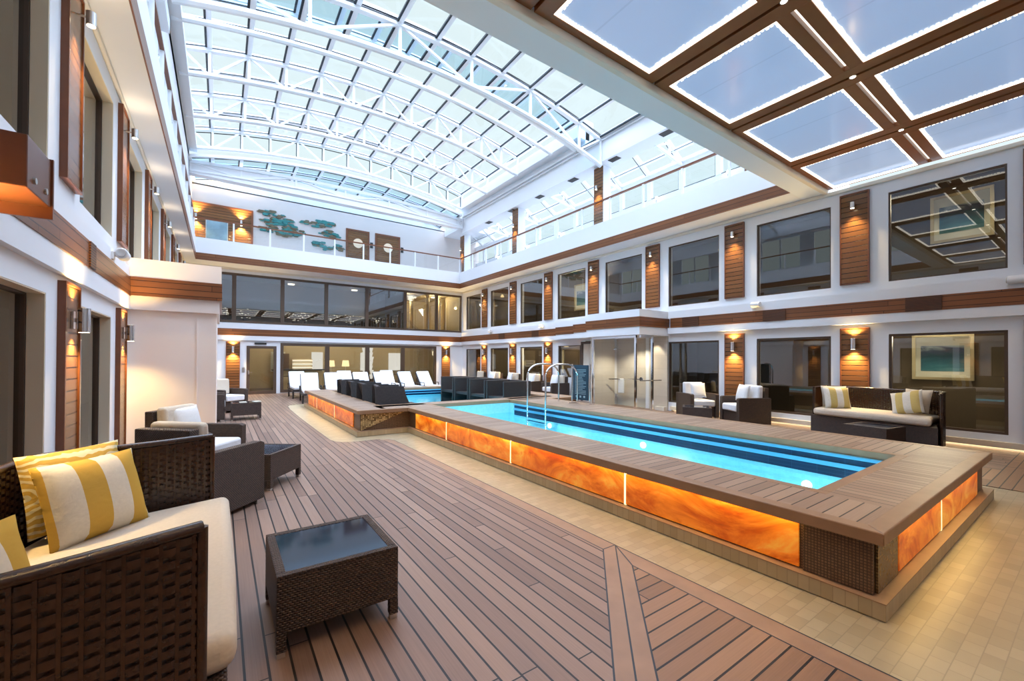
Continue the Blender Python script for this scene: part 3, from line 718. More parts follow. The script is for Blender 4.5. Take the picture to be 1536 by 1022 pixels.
def vault(name, top, xs, yrows, glass_mat, skip_b=None):
    fr = MB(); gk = MB(); pn = MB()
    for x in xs: fr.box(x-.06, x+.06, yrows[0], yrows[-1], top(x)-.04, top(x)+.06)
    for y in yrows:
        pts = [xs[0]+(xs[-1]-xs[0])*i/36 for i in range(37)]
        fr.tube([(x, y, top(x)) for x in pts], .05, 4, rect=(.06, .05))
    for a, b in zip(xs[:-1], xs[1:]):
        for c, d in zip(yrows[:-1], yrows[1:]):
            pn.quad((a, c, top(a)+.02), (b, c, top(b)+.02), (b, d, top(b)+.02), (a, d, top(a)+.02))
            gk.bar((a+.06, c+.085, top(a)-.03), (b-.06, c+.085, top(b)-.03), .05, .05); gk.bar((b-.085, c+.06, top(b)-.03), (b-.085, d-.06, top(b)-.03), .05, .05); gk.bar((a+.06, d-.075, top(a)-.02), (b-.06, d-.075, top(b)-.02), .02, .02)
    NWIN[0] += 1; o = struct('window_%d' % NWIN[0], fr, 'steel_w'); pn.build('pane', glass_mat, o); gk.build('gasket', 'gasket', o); return o
vault('skylight', topS, XN, [11.55, 12.75, 13.9, 15.1, 16.35, 17.65, 18.95, 20.3], 'sky_glass')
vault('skylight', topN, NWX, [4.2, 6.3, 8.35, 10.4], 'sky_glass')
vault('skylight', topN, NWX, [10.4, 11.6], 'sky_glass_b')
vault('skylight', lambda x: arc(x, 10.2, .72, 6.0), XN, [20.35, 21.2, 22.0, 23.0], 'sky_glass_b')
# glazed gable above the far truss and closing pieces
mb = MB()
for x in XN: mb.box(x-.03, x+.03, 20.36, 20.42, botS(x), topS(x))
NWIN[0] += 1; o = struct('window_%d' % NWIN[0], mb, 'steel_w'); pn = MB(); gk = MB()
for a, b in zip(XN[:-1], XN[1:]):
    pn.quad((a, 20.39, botS(a)), (b, 20.39, botS(b)), (b, 20.39, topS(b)), (a, 20.39, topS(a)))
    gk.bar((a+.04, 20.37, topS(a)-.17), (b-.04, 20.37, topS(b)-.17), .02, .03); gk.bar((b-.05, 20.37, botS(b)), (b-.05, 20.37, topS(b)-.17), .02, .03)
pn.build('pane', 'sky_glass', o); gk.build('gasket', 'gasket', o)
mb = MB()
for s in range(24):
    x0 = -1.3+(12.35)*s/24; x1 = -1.3+(12.35)*(s+1)/24
    mb.add([(x0, Y3, 9.3), (x1, Y3, 9.3), (x1, Y3, arc(x1, 10.2, .72, 6)), (x0, Y3, arc(x0, 10.2, .72, 6))], [(0, 1, 2, 3)])
    mb.add([(x0, 4.2, 9.5), (x1, 4.2, 9.5), (x1, 4.2, max(9.5, topN(x1))), (x0, 4.2, max(9.5, topN(x0)))], [(0, 1, 2, 3)])
mb.box(11.0, 13.2, 21.0, Y3, 9.0, 9.3)
struct('wall_gable', mb, 'white')

# ---- wooden lattice ceiling over the near end
mb = MB(); mb.box(XL, XR+.05, YN, 3.9, 5.86, 6.3); struct('ceiling', mb, 'white')
cols = [(-1.25, .45), (.95, 2.72), (3.19, 4.98), (5.44, 7.17), (7.62, 9.57), (10.03, 11.86)]
rows = [(2.29, 3.76), (.46, 1.93), (-1.37, .1), (-3.2, -1.73)]
mb = MB(); ex = [XL]+[v for c in cols for v in c]+[XR-.02]; ey = sorted([YN, 3.86]+[v for r in rows for v in r])
for i in range(0, len(ex), 2):
    a, b = ex[i], ex[i+1]; m = (a+b)/2
    if b-a > .3: mb.box(a, m-.025, YN, 3.86, 5.72, 5.86); mb.box(m+.025, b, YN, 3.86, 5.72, 5.86); mb.box(m-.025, m+.025, YN, 3.86, 5.78, 5.86)
    else: mb.box(a, b, YN, 3.86, 5.72, 5.86)
for c in cols:
    for i in range(0, len(ey), 2):
        a, b = ey[i], ey[i+1]
        if b-a > .3: m = (a+b)/2; mb.box(c[0], c[1], a, m-.03, 5.72, 5.86); mb.box(c[0], c[1], m+.03, b, 5.72, 5.86)
        else: mb.box(c[0], c[1], a, b, 5.72, 5.86)
struct('ceiling_lattice', mb, plain('lattice_wood', (.23, .08, .022), .4, noise=.2, scale=6), bevel=.004)
k = 0
for ci, c in enumerate(cols):
    for ri, r in enumerate(rows):
        cs = ['against the left wall', 'second from the left wall', 'third from the left wall', 'fourth from the left wall', 'second from the right wall', 'against the right wall'][ci]
        rs = ['row nearest the skylight', 'second row from the skylight', 'third row from the skylight', 'row farthest from the skylight'][ri]
        t = thing('ceiling_light_panel', 'blue-grey bead-edged ceiling panel, %s, %s' % (cs, rs), 'ceiling light', (0, 0, 0), 0, 'backlit ceiling panels')
        MB().box(c[0], c[1], r[0], r[1], 5.752, 5.857).build('diffuser', 'ceilp', t)
        e = MB(); w = .014
        e.box(c[0]+.004, c[0]+w, r[0]+.004, r[1]-.004, 5.728, 5.750); e.box(c[1]-w, c[1]-.004, r[0]+.004, r[1]-.004, 5.728, 5.750)
        e.box(c[0]+w, c[1]-w, r[0]+.004, r[0]+w, 5.728, 5.750); e.box(c[0]+w, c[1]-w, r[1]-w, r[1]-.004, 5.728, 5.750)
        rr = random.Random(ci*7+ri)
        for (ax, fx) in (('y', c[0]+.045), ('y', c[1]-.045), ('x', r[0]+.034), ('x', r[1]-.034)):
            lo, hi = (r if ax == 'y' else c); n = int((hi-lo)/.05)
            for i in range(n):
                s = lo+(hi-lo)*(i+.5)/n; d_ = rr.uniform(-.012, .012); h = rr.uniform(.012, .021); k2 = (.022 if ax == 'y' else .008)*rr.uniform(.6, 1.3)
                if ax == 'y': e.box(fx+d_-k2, fx+d_+k2, s-h, s+h, 5.738, 5.750)
                else: e.box(s-h, s+h, fx+d_*.5-k2, fx+d_*.5+k2, 5.738, 5.750)
        e.build('bead_strip', 'led', t)
for a, b in ((2.29, 1.93), (.46, .1), (-1.37, -1.73)):
    y = (a+b)/2
    for ci, c in enumerate(cols):
        t = thing('slot_light', 'long white slot light between wooden ceiling boards, %s panel from left wall, %s' % (ORD[ci], {2.29: 'nearest the skylight', .46: 'middle row', -1.37: 'rear row'}[a]), 'ceiling light', (0, 0, 0), 0, 'slot lights in the wooden ceiling')
        MB().box(c[0]-.15, c[1]+.15, y-.028, y+.028, 5.795, 5.81).build('diffuser', 'led_soft', t)
kk = 0
for x in (.7, 2.95, 5.2, 7.4, 9.8):
    for y, nm in ((2.11, 'front'), (.28, 'middle'), (-1.55, 'rear')):
        t = thing('ceiling_spotlight', 'small recessed spotlight where ceiling beams cross, %s from the left, %s crossing' % (ORD[kk//3], nm), 'spotlight', (x, y, 5.715), 0, 'recessed spots in the wooden ceiling')
        kk += 1
        MB().cyl((0, 0, 0), .045, .006, 16).build('rim', 'brushed', t); MB().cyl((0, 0, -.002), .032, .003, 14).build('bulb', 'bulb_w', t)
        light('SPOT', 'glow', (0, 0, -.03), 150 if x < 3.5 and y < 1 else 50, (1, .62, .27), t, spot_size=1.75, spot_blend=.8, shadow_soft_size=.05)

# ---- the two-part raised pool
CZ = .55
pool = thing('swimming_pool', 'raised teak-edged swimming pool with glowing amber stone sides', 'swimming pool')
out = [(3.46, .83), (7.64, .83), (7.64, 9.05), (8.75, 9.05), (8.75, 15.85), (2.36, 15.85), (2.36, 9.05), (3.46, 9.05)]
def inset(poly, d):
    n = len(poly); res = []
    for i in range(n):
        p0, p1, p2 = Vector(poly[i-1]), Vector(poly[i]), Vector(poly[(i+1) % n])
        e1, e2 = (p1-p0).normalized(), (p2-p1).normalized()
        n1, n2 = Vector((-e1.y, e1.x)), Vector((-e2.y, e2.x))
        res.append(tuple(p1+(n1+n2)*d))
    return res
LAP = (4.2, 6.48, 1.45, 9.42); PLG = (3.1, 8.05, 9.9, 15.2)
mb = MB()
def ring(o, i, z0, z1, m):
    n = len(o)
    for k in range(n):
        a, b, c, d_ = o[k], o[(k+1) % n], i[(k+1) % n], i[k]
        mb.prism([a, b, c, d_], z0, z1, m)
ring(inset(out, -.01), inset(out, .12), 0, .105, 0)
mb.build('plinth', 'tile_side', pool)
mb = MB(); ring(inset(out, -.012), inset(out, .10), .105, .112, 0); mb.build('plinth_cap', 'coping', pool)
mb = MB(); ring(inset(out, .075), inset(out, .15), .112, .47, 0); mb.build('cladding', 'mosaic', pool)
# coping: outer nosing, slats across, inner nosing
mb = MB(); ring(out, inset(out, .12), .465, CZ, 0)
for (x0, x1, y0, y1) in (LAP, PLG):
    w = .10
    mb.box(x0-w, x0, y0-w, y1+w, .46, CZ); mb.box(x1, x1+w, y0-w, y1+w, .46, CZ); mb.box(x0, x1, y0-w, y0, .46, CZ); mb.box(x0, x1, y1, y1+w, .46, CZ)
mb.build('coping_nosing', 'coping', pool, bevel=.008)
mb = MB(); z0, z1 = .47, CZ-.003
for (a, b, c, d_, m) in ((3.57, 4.11, .94, 9.3, 0), (6.57, 7.53, 1.36, 9.3, 0), (4.11, 7.53, .94, 1.36, 1), (2.47, 3.01, 9.15, 15.75, 0), (8.14, 8.65, 9.15, 15.75, 0), (3.01, 8.14, 15.29, 15.75, 1), (3.01, 8.14, 9.51, 9.81, 1)):
    mb.box(a, b, c, d_, z0, z1, m)
mb.box(3.57, 4.11, 9.3, 9.81, z0, z1, 0); mb.box(6.57, 8.14, 9.15, 9.81, z0, z1, 0); mb.box(2.9, 3.6, 9.15, 9.81, z0, z1, 0)
mb.build('coping_slats', ['slatY', 'slatX'], pool)
# onyx panels
px = 3.46+.07; k = 0
def onyx_panel(axis, p, a0, a1):
    mb = MB()
    if axis == 'X': mb.box(p-.012, p+.02, a0+.012, a1-.012, .125, .44)
    else: mb.box(a0+.012, a1-.012, p-.012, p+.02, .125, .44)
    mb.build('onyx_panel', 'onyx', pool)
    s = MB()
    if axis == 'X': s.box(p-.060, p-.036, a0, a1, .4644, .4664)
    else: s.box(a0, a1, p-.060, p-.036, .4644, .4664)
    s.build('led_strip', 'led_coping', pool)
def onyx_seam(axis, p, a):
    mb = MB()
    if axis == 'X': mb.box(p-.013, p+.01, a-.012, a+.012, .118, .455)
    else: mb.box(a-.012, a+.012, p-.013, p+.01, .118, .455)
    mb.build('light_seam', emit('seam', (1, .72, .32), 2.6) if 'seam' not in bpy.data.materials else bpy.data.materials['seam'], pool)
for a, b in ((1.32, 2.95), (2.95, 5.08), (5.08, 7.22), (7.22, 8.75)): onyx_panel('X', px, a, b)
for a in (2.95, 5.08, 7.22): onyx_seam('X', px, a)
for a, b in ((4.03, 5.36), (5.36, 7.13)): onyx_panel('Y', .83+.07, a, b)
onyx_seam('Y', .9, 5.36)
for a, b in ((9.62, 11.5), (11.5, 13.9), (13.9, 15.4)): onyx_panel('X', 2.36+.07, a, b)
for a in (11.5, 13.9): onyx_seam('X', 2.43, a)
# warm reflection on the mosaic return, put into colour as a yellow triangle
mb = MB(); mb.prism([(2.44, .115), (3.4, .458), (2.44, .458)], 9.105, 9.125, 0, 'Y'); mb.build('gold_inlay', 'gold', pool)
mb = MB(); mb.box(3.51, 3.535, .9, 1.3, .115, .455); mb.build('corner_mosaic', 'mosaic', pool)
mb = MB(); mb.box(3.56, 4.0, .885, .905, .115, .455); mb.build('gold_mosaic', tiles('bronze_mosaic', (.26, .17, .065), (.09, .05, .02), (.05, .03, .015), .02, .02, rough=.22, axes='VZ', mortar=.14, bump=.8), pool)  # lit side of the corner mosaic, warm reflection put into its tile colours
# basins
def basin(x0, x1, y0, y1, zf, nm):
    mb = MB()
    mb.box(x0-.06, x1+.06, y0-.06, y1+.06, zf-.06, zf, 1)
    mb.box(x0-.06, x0, y0-.06, y1+.06, zf, .46); mb.box(x1, x1+.06, y0-.06, y1+.06, zf, .46); mb.box(x0, x1, y0-.06, y0, zf, .46); mb.box(x0, x1, y1, y1+.06, zf, .46)
    mb.build(nm, ['pool_tile', 'pool_floor'], pool)
basin(*LAP, -.75, 'basin'); basin(*PLG, -.35, 'basin')
mb = MB(); x1, y0, y1 = LAP[1], LAP[2], LAP[3]
for (za, zb, xx, m) in ((.345, .42, .012, 0), (.16, .29, .012, 0)): mb.box(x1-xx, x1, y0+.02, y1-.25, za, zb, 0)
for (za, zb) in ((.42, .455), (.29, .345)): mb.box(x1-.035, x1, y0+.02, y1-.25, za, zb, 1)
mb.build('step_tiles', ['navy', 'blue_edge'], pool)
mb = MB(); x0, x1, y1 = PLG[0], PLG[1], PLG[3]
for (za, zb) in ((.36, .42), (.27, .335)): mb.box(x0+.02, x1-.02, y1-.014, y1, za, zb, 0)
for (za, zb) in ((.42, .455), (.335, .36)): mb.box(x0+.02, x1-.02, y1-.04, y1, za, zb, 1)
mb.build('step_tiles', ['navy', 'blue_edge'], pool)
mb = MB(); mb.quad((LAP[0], LAP[2], .2), (LAP[1], LAP[2], .2), (LAP[1], LAP[3], .2), (LAP[0], LAP[3], .2)); mb.build('water', 'water', pool)
mb = MB(); mb.quad((PLG[0], PLG[2], .3), (PLG[1], PLG[2], .3), (PLG[1], PLG[3], .3), (PLG[0], PLG[3], .3)); mb.build('water', 'water', pool)
for (y, z) in ((2.35, -.02), (5.0, .06), (7.7, .06)):
    mb = MB(); mb.cyl((LAP[1]-.03, y, z), .06, .03, 24, axis='X'); mb.build('pool_light', 'poolbulb', pool)
for (x, y) in ((5.35, 2.15), (5.5, 4.9), (5.5, 7.9)):
    light('POINT', 'pool_glow', (x, y, -.4), 40, (.90, .97, 1.0), pool, shadow_soft_size=.12)
for (x, y) in ((4.6, 11.5), (6.6, 11.5), (5.6, 14)):
    light('POINT', 'pool_glow', (x, y, -.15), 14, (.35, .75, 1.0), pool, shadow_soft_size=.12)

# ---- pool ladder, notice board
t = thing('pool_ladder', 'polished steel pool ladder arching over the pool edge', 'pool ladder')
def hoop(y):
    pts = [(6.24, y, -.5), (6.24, y, .9), (6.24, y, 1.25)]
    for i in range(9): a = PI*i/8; pts.append((6.24+.42-.42*math.cos(a*.5), y, 1.25+.28*math.sin(a*.5)))
    pts += [(6.9, y, 1.53)]
    for i in range(1, 9): a = PI/2*i/8; pts.append((6.9+.36*math.sin(a), y, 1.53-.3*(1-math.cos(a))))
    pts += [(7.26, y, .9), (7.26, y, .552)]
    return pts
for y in (7.58, 8.28): MB().tube(hoop(y), .022, 10).build('rail', 'chrome', t, smooth=40)
for z in (.12, -.1, -.32): MB().box(6.18, 6.30, 7.58, 8.28, z, z+.025).build('tread', 'chrome', t)
t = thing('notice_board', 'dark blue notice board in a steel frame beside the pool', 'notice board', (0, 0, CZ))
a, b = Vector((7.27, 7.78, 0)), Vector((7.31, 7.2, 0))
for p in (a, b): MB().tube([(p.x, p.y, 0), (p.x, p.y, .98)], .02, 10).build('post', 'chrome', t, smooth=40); MB().box(p.x-.12, p.x+.14, p.y-.02, p.y+.02, 0, .02).build('foot', 'chrome', t)
mb = MB(); mb.prism([(7.262, 7.74), (7.29, 7.24), (7.31, 7.24), (7.282, 7.74)], .1, .96); mb.build('board', 'navycloth', t)
mb = MB(); rr = random.Random(3)
for i in range(17):
    z = .84-.037*i; s0, s1 = .14, .86-.25*rr.random()*(rr.random() < .5)
    P = lambda s, dx: (7.262+.028*s-dx, 7.74-.5*s)
    p, q_ = P(s0, .0025), P(s1, .0025)
    mb.quad((p[0], p[1], z), (q_[0], q_[1], z), (q_[0], q_[1], z+.011), (p[0], p[1], z+.011))
for s in (.25, .5, .75):
    p = (7.262+.028*s-.0025, 7.74-.5*s); mb.quad((p[0], p[1]+.03, .16), (p[0], p[1]-.03, .16), (p[0], p[1]-.03, .21), (p[0], p[1]+.03, .21))
mb.build('lettering', 'textw', t)

# ---- shower enclosure
t = thing('shower_enclosure', 'glass shower cubicle with steel frame built against the right wall', 'shower')
SX = 10.62
mb = MB()
mb.box(XR-.06, XR, 8.22, 8.92, 0, 2.42); mb.box(SX+.05, XR-.06, 10.42, 10.47, 0, 2.42)
mb.box(XR+.16, XR+.2, 8.9, 10.5, 0, 2.42)
mb.build('tiled_wall', 'shower_tile', t)
mb = MB()
for (x, y) in ((SX, 8.5), (SX, 10.3), (11.2, 8.32)): mb.box(x-.03, x+.03, y-.03, y+.03, 0, 2.42)
mb.box(SX-.04, SX+.04, 8.47, 10.33, 2.34, 2.42); mb.box(SX, 11.23, 8.3, 8.36, 2.34, 2.42)
mb.build('steel_frame', 'chrome', t)
mb = MB(); mb.quad((SX, 8.53, .03), (SX, 10.27, .03), (SX, 10.27, 2.34), (SX, 8.53, 2.34)); mb.quad((SX+.03, 8.45, .03), (11.17, 8.34, .03), (11.17, 8.34, 2.34), (SX+.03, 8.45, 2.34))
mb.build('glass_panel', 'rail_glass', t)
mb = MB(); mb.bar((SX+.1, 8.36, 1.0), (11.5, 8.2, 1.0), .03, .03); mb.build('grab_bar', 'chrome', t)
mb = MB(); mb.tube([(11.4, 10.3, .95), (11.8, 10.1, .95), (11.8, 9.2, .98)], .018, 8); mb.cyl((11.78, 9.2, .98), .07, .04, 16, axis='X'); mb.tube([(11.8, 10.1, 2.0), (11.55, 10.1, 2.05)], .015, 8); mb.cyl((11.5, 10.1, 2.0), .07, .03, 16); mb.build('shower_fittings', 'chrome', t)
light('SPOT', 'glow', (11.3, 9.4, 2.38), 150, (1, .88, .66), t, spot_size=2.2, spot_blend=.6, shadow_soft_size=.05)
light('SPOT', 'glow', (11.6, 8.6, 2.40), 50, (1, .88, .66), t, spot_size=1.5, spot_blend=.5, shadow_soft_size=.05)
mb = MB(); mb.box(11.765, 11.83, 9.95, 10.2, .45, .975); o = mb.build('towel', 'towelfab', bevel=.02, seg=3); tag(o, 'white towel hanging on the rail inside the glass shower', 'towel')
mb = MB(); mb.box(11.72, 11.9, 8.25, 8.6, 0, .12); o = mb.build('low_box', 'cream'); tag(o, 'low cream box at the foot of the tiled shower wall', 'box')
# pale door left of the shower
d = structE('door_4'); mb = MB(); mb.box(XR-.04, XR+.04, 11.0, 11.1, 0, 2.36); mb.box(XR-.04, XR+.04, 12.1, 12.2, 0, 2.36); mb.box(XR-.04, XR+.04, 11.1, 12.1, 2.27, 2.36); mb.build('door_frame', 'bronze', d)
mb = MB(); mb.box(XR+.0, XR+.03, 11.1, 12.1, 0, 2.27); mb.build('door_leaf', 'cream', d)
mb = MB(); mb.box(XR, XR+.25, 10.5, 11.0, 0, 2.42); struct('wall_pier', mb, 'white')

# ---- LED wash along the foot of the right wall
mb = MB(); mb.box(XR-.10, XR, YN, 8.1, .05, .16, 0); trim(mb, 'beige')
t = thing('skirting_light', 'warm hidden light strip along the foot of right wall', 'light strip'); mb = MB(); mb.box(XR-.075, XR-.03, YN, 8.0, .044, .0499); mb.build('diffuser', 'led_skirt', t)

# ---- furniture -------------------------------------------------------------
def pillow_mesh(w, h, t, n=14):
    mb = MB(); vs = []; fs = []
    for s in (1, -1):
        for j in range(n+1):
            for i in range(n+1):
                u, v = -1+2*i/n, -1+2*j/n
                k = (max(0, 1-abs(u)**2.6)*max(0, 1-abs(v)**2.6))**.55
                sx = 1-.06*(1-abs(u))*v*v*0 - .05*(1-v*v)*abs(u)**3; sy = 1-.05*(1-u*u)*abs(v)**3
                vs.append((u*w/2*sx, v*h/2*sy, s*(t/2*k+.004)))
    m = (n+1)*(n+1)
    for s in range(2):
        for j in range(n):
            for i in range(n):
                a = s*m+j*(n+1)+i; q4 = (a, a+1, a+n+2, a+n+1); fs.append(q4 if s == 0 else q4[::-1])
    for i in range(n):
        fs += [(i, i+m, i+1+m, i+1), (n*(n+1)+i+1, n*(n+1)+i+1+m, n*(n+1)+i+m, n*(n+1)+i)]
        a, b = i*(n+1), (i+1)*(n+1); fs += [(b, b+m, a+m, a), (a+n, a+n+m, b+n+m, b+n)]
    return mb.add(vs, fs)
def cushion(label, mat, c, normal, lean, w=.5, h=.46, t=.17, group=None, roll=0):
    """throw cushion standing on its lower edge, face towards 'normal' (xy), leaning back by 'lean'"""
    mb = pillow_mesh(w, h, t); o = mb.build('throw_cushion', mat, smooth=80)
    nx, ny = Vector(normal).normalized(); right = Vector((-ny, nx, 0)); nv = Vector((nx*math.cos(lean), ny*math.cos(lean), math.sin(lean))); up = nv.cross(right)
    R = Matrix((right, up, nv)).transposed() @ Matrix.Rotation(roll, 3, 'Z')
    o.matrix_world = Matrix.Translation(Vector(c)) @ R.to_4x4()
    return tag(o, label, 'cushion', group)

def chaikin(p, k=2):
    for _ in range(k):
        q = [p[0]]
        for a, b in zip(p[:-1], p[1:]): q += [(a[0]*.75+b[0]*.25, a[1]*.75+b[1]*.25), (a[0]*.25+b[0]*.75, a[1]*.25+b[1]*.75)]
        p = q+[p[-1]]
    return p
def resample(p, step):
    P = [Vector((a[0], a[1], 0)) for a in p]; L = [0]
    for a, b in zip(P[:-1], P[1:]): L.append(L[-1]+(b-a).length)
    n = max(2, int(L[-1]/step)); res = []; k = 0
    for i in range(n+1):
        s = L[-1]*i/n
        while k < len(L)-2 and L[k+1] < s: k += 1
        u = (s-L[k])/max(1e-6, L[k+1]-L[k]); res.append(P[k].lerp(P[k+1], u))
    return res
def woven(path, z0, z1, pitch=.046, row=.021):
    mb = MB(); pts = resample(path, pitch/4); n = len(pts); nor = []
    for i in range(n):
        t = (pts[min(n-1, i+1)]-pts[max(0, i-1)]).normalized(); nor.append(Vector((-t.y, t.x, 0)))
    for i in range(2, n, 4): mb.tube([pts[i]+Vector((0, 0, z0)), pts[i]+Vector((0, 0, z1))], 0, 4, 0, rect=(.012, .005))
    rows = int((z1-z0)/row)
    for r in range(rows):
        z = z0+(r+.5)*row; ph = 0 if r % 2 else PI
        mb.tube([pts[i]+nor[i]*0.007*math.sin(PI*i/4+PI/2-PI*2/4*2+ph+PI/2*0)+Vector((0, 0, z)) for i in range(n)], 0, 4, 0, rect=(.0045, .0128))
    mb.tube([p+Vector((0, 0, z1)) for p in pts[::2]], .022, 8); mb.tube([pts[0]+Vector((0, 0, z0)), pts[0]+Vector((0, 0, z1))], .02, 8); mb.tube([pts[-1]+Vector((0, 0, z0)), pts[-1]+Vector((0, 0, z1))], .02, 8)
    return mb
# bench sofa; local origin at middle of the front edge on the floor, +X = facing direction
def make_sofa(label, loc, rz):
    t = thing('wicker_sofa', label, 'sofa', loc, rz)
    path = [(-.02, -1.04), (-.42, -1.20), (-.80, -1.27), (-.93, -1.05), (-.95, -.3), (-.93, .55), (-.86, .84), (-.46, .86), (-.02, 1.04)]
    woven(chaikin(path, 2), .06, 1.05).build('backrest', 'strand', t, smooth=50)
    base = [(.06, -1.06), (.06, 1.02), (-.45, .83), (-.80, .80), (-.88, .5), (-.9, -.3), (-.88, -1.0), (-.75, -1.2), (-.4, -1.15)]
    MB().prism(base[::-1], .05, .47).build('base', 'rattan', t, bevel=.01)
    cu = [(.09, -1.0), (.10, -.3), (.09, .94), (-.40, .80), (-.78, .78), (-.86, .5), (-.87, -.3), (-.85, -.95), (-.72, -1.14), (-.38, -1.09)]
    MB().prism(cu[::-1], .472, .62).build('seat_cushion', 'seat', t, bevel=.055, seg=4, smooth=60)
    for x, y in ((0, -.95), (0, .9), (-.8, -.95), (-.8, .6)): MB().cyl((x, y, 0), .03, .05, 12).build('leg', 'chrome', t)
    return t
sofa = make_sofa('long curved wicker sofa with yellow cushions and cream seat pad along the left wall', (-.03, 2.89, 0), 0)
sofa2 = copy_tree(sofa); sofa2['label'] = 'wicker sofa with cream seat pad under the right wall seascape window'
sofa2.location = (10.57, 2.75, 0); sofa2.rotation_euler = (0, 0, PI-.16)
Gc = 'yellow throw cushions'
cushion('large yellow and cream striped cushion upright in the far corner of left sofa', 'stripe', (-.60, 3.42, .835), (.73, -.68), .32, .52, .47, .18)
cushion('yellow lattice-patterned cushion tucked behind the large striped cushion on left sofa', 'lattice', (-.70, 3.55, .88), (.73, -.68), .22, .52, .46, .15)
cushion('striped cushion cut by the picture edge at the near end of left sofa', 'stripe', (-.72, 2.16, .835), (.85, -.52), .3, .50, .44, .16)
cushion('crumpled yellow striped cushion lying low at the near end of left sofa', 'stripe', (-.60, 1.93, .74), (.8, -.6), .75, .42, .36, .15)
cushion('yellow striped cushion leaning at the left end of right sofa', 'stripe2', (10.98, 3.42, .84), (-.75, -.66), .3, .48, .46, .16)
cushion('plain cream cushion behind the striped one at left end of right sofa', 'seat', (11.15, 3.52, .86), (-.75, -.6), .22, .48, .46, .14)
cushion('slanted striped cushion at the right end of right sofa', 'stripe2', (10.93, 2.28, .84), (-.96, .25), .35, .5, .46, .17, roll=.25)
cushion('cream cushion wedged in the right corner of right sofa', 'seat', (11.15, 2.18, .87), (-.9, .45), .22, .48, .46, .15)

# wicker coffee table
def make_table(label, loc, rz, s=.68):
    t = thing('wicker_table', label, 'coffee table', loc, rz); h = s/2
    mb = MB(); w = .035
    mb.box(-h, h, -h, -h+w, .13, .435); mb.box(-h, h, h-w, h, .13, .435); mb.box(-h, -h+w, -h+w, h-w, .13, .435); mb.box(h-w, h, -h+w, h-w, .13, .435)
    mb.build('skirt', 'rattan', t, bevel=.004)
    mb = MB(); mb.box(-h, h, -h, -h+.05, .435, .45); mb.box(-h, h, h-.05, h, .435, .45); mb.box(-h, -h+.05, -h+.05, h-.05, .435, .45); mb.box(h-.05, h, -h+.05, h-.05, .435, .45); mb.build('rim', 'rattan', t, bevel=.005)
    MB().box(-h+.05, h-.05, -h+.05, h-.05, .43, .446).build('tabletop', 'tabletop', t)
    for sx in (-1, 1):
        for sy in (-1, 1):
            l = MB().box(*sorted((sx*h, sx*(h-.05))), *sorted((sy*h, sy*(h-.05))), .03, .13).build('leg', 'rattan', t)
            MB().box(*sorted((sx*(h-.004), sx*(h-.046))), *sorted((sy*(h-.004), sy*(h-.046))), 0, .03).build('foot', 'brushed', l)
    return t
tb = make_table('square wicker coffee table with dark glass top standing alone in the foreground', (.60, 2.95, 0), 0)
dup(tb, (.455, 6.435, 0), math.atan2(.79, .61), 'wicker table set at an angle beside the nearest left armchairs')
dup(tb, (.57, 13.48, 0), 0, 'low wicker table beyond the white block with papers on it')
dup(tb, (10.12, 6.15, 0), -1.0, 'small wicker table between the two right armchairs')
dup(tb, (10.0, 2.55, 0), 1.4, 'wicker coffee table in front of the right sofa')
for lb, x, y, r in (('pale folded paper on the middle of the far left wicker table', .5, 13.45, .1), ('cream menu card on right edge of the far left wicker table', .82, 13.5, .4)):
    mb = MB(); mb.box(-.08, .08, -.1, .1, 0, .008); o = mb.build('paper_sheet', 'matboard'); o.location = (x, y, .451); o.rotation_euler = (0, 0, r); tag(o, lb, 'paper')

# wicker armchair; local +X = facing, origin at centre on the floor
def make_chair(label, loc, rz, w=.84, d=.85, group='wicker armchairs'):
    t = thing('wicker_armchair', label, 'armchair', loc, rz, group); h, k = w/2, d/2
    for s in (-1, 1):
        y0, y1 = sorted((s*h, s*(h-.11))); mb = MB()
        mb.prism([(-k, .04), (k, .04), (k, .68), (k-.05, .70), (-k, .70)], y0, y1, 0, 'Y'); mb.build('armrest', 'rattan', t, bevel=.012)
    mb = MB(); mb.prism([(-k+.001, .05), (-k+.12, .05), (-k+.10, .95), (-k-.01, .95)], -h+.112, h-.112, 0, 'Y'); mb.build('backrest', 'rattan', t, bevel=.012)
    MB().box(-k+.12, k-.04, -h+.112, h-.112, .06, .34).build('seat_base', 'rattan', t, bevel=.008)
    MB().box(-k+.12, k+.01, -h+.115, h-.115, .342, .52).build('seat_cushion', 'whitefab', t, bevel=.04, seg=4, smooth=60)
    mb = MB(); mb.prism([(-k+.125, .525), (-k+.27, .525), (-k+.24, 1.0), (-k+.11, 1.0)], -h+.13, h-.13, 0, 'Y'); mb.build('back_cushion', 'seat', t, bevel=.045, seg=4, smooth=60)
    for sx in (-1, 1):
        for sy in (-1, 1): MB().box(*sorted((sx*k*.97, sx*(k-.1))), *sorted((sy*(h-.01), sy*(h-.10))), 0, .04).build('leg', 'brushed', t)
    return t
ch = make_chair('wicker armchair turned away from viewer, just behind the left sofa', (-.17, 5.58, 0), math.atan2(.73, .68))
chB = dup(ch, (-.27, 7.14, 0), math.atan2(-.55, .83), 'wicker armchair in front of the white block holding a printed pillow')
cushion('white printed pillow on armchair in front of the white block', 'print', (-.38, 7.27, .78), (.80, -.60), .25, .46, .42, .15)
chC = dup(ch, (-.33, 13.6, 0), 0, 'wicker armchair beside the far left table, facing the pool')
chD = dup(ch, (.12, 15.5, 0), -.9, 'dark wicker armchair behind the far left table')
dup(ch, (-.45, 17.6, 0), -.2, 'farthest left wicker armchair near the far wall panel')
cushion('small white cushion on armchair beyond the white block', 'whitefab', (-.32, 13.62, .72), (1, -.2), .25, .4, .38, .14)
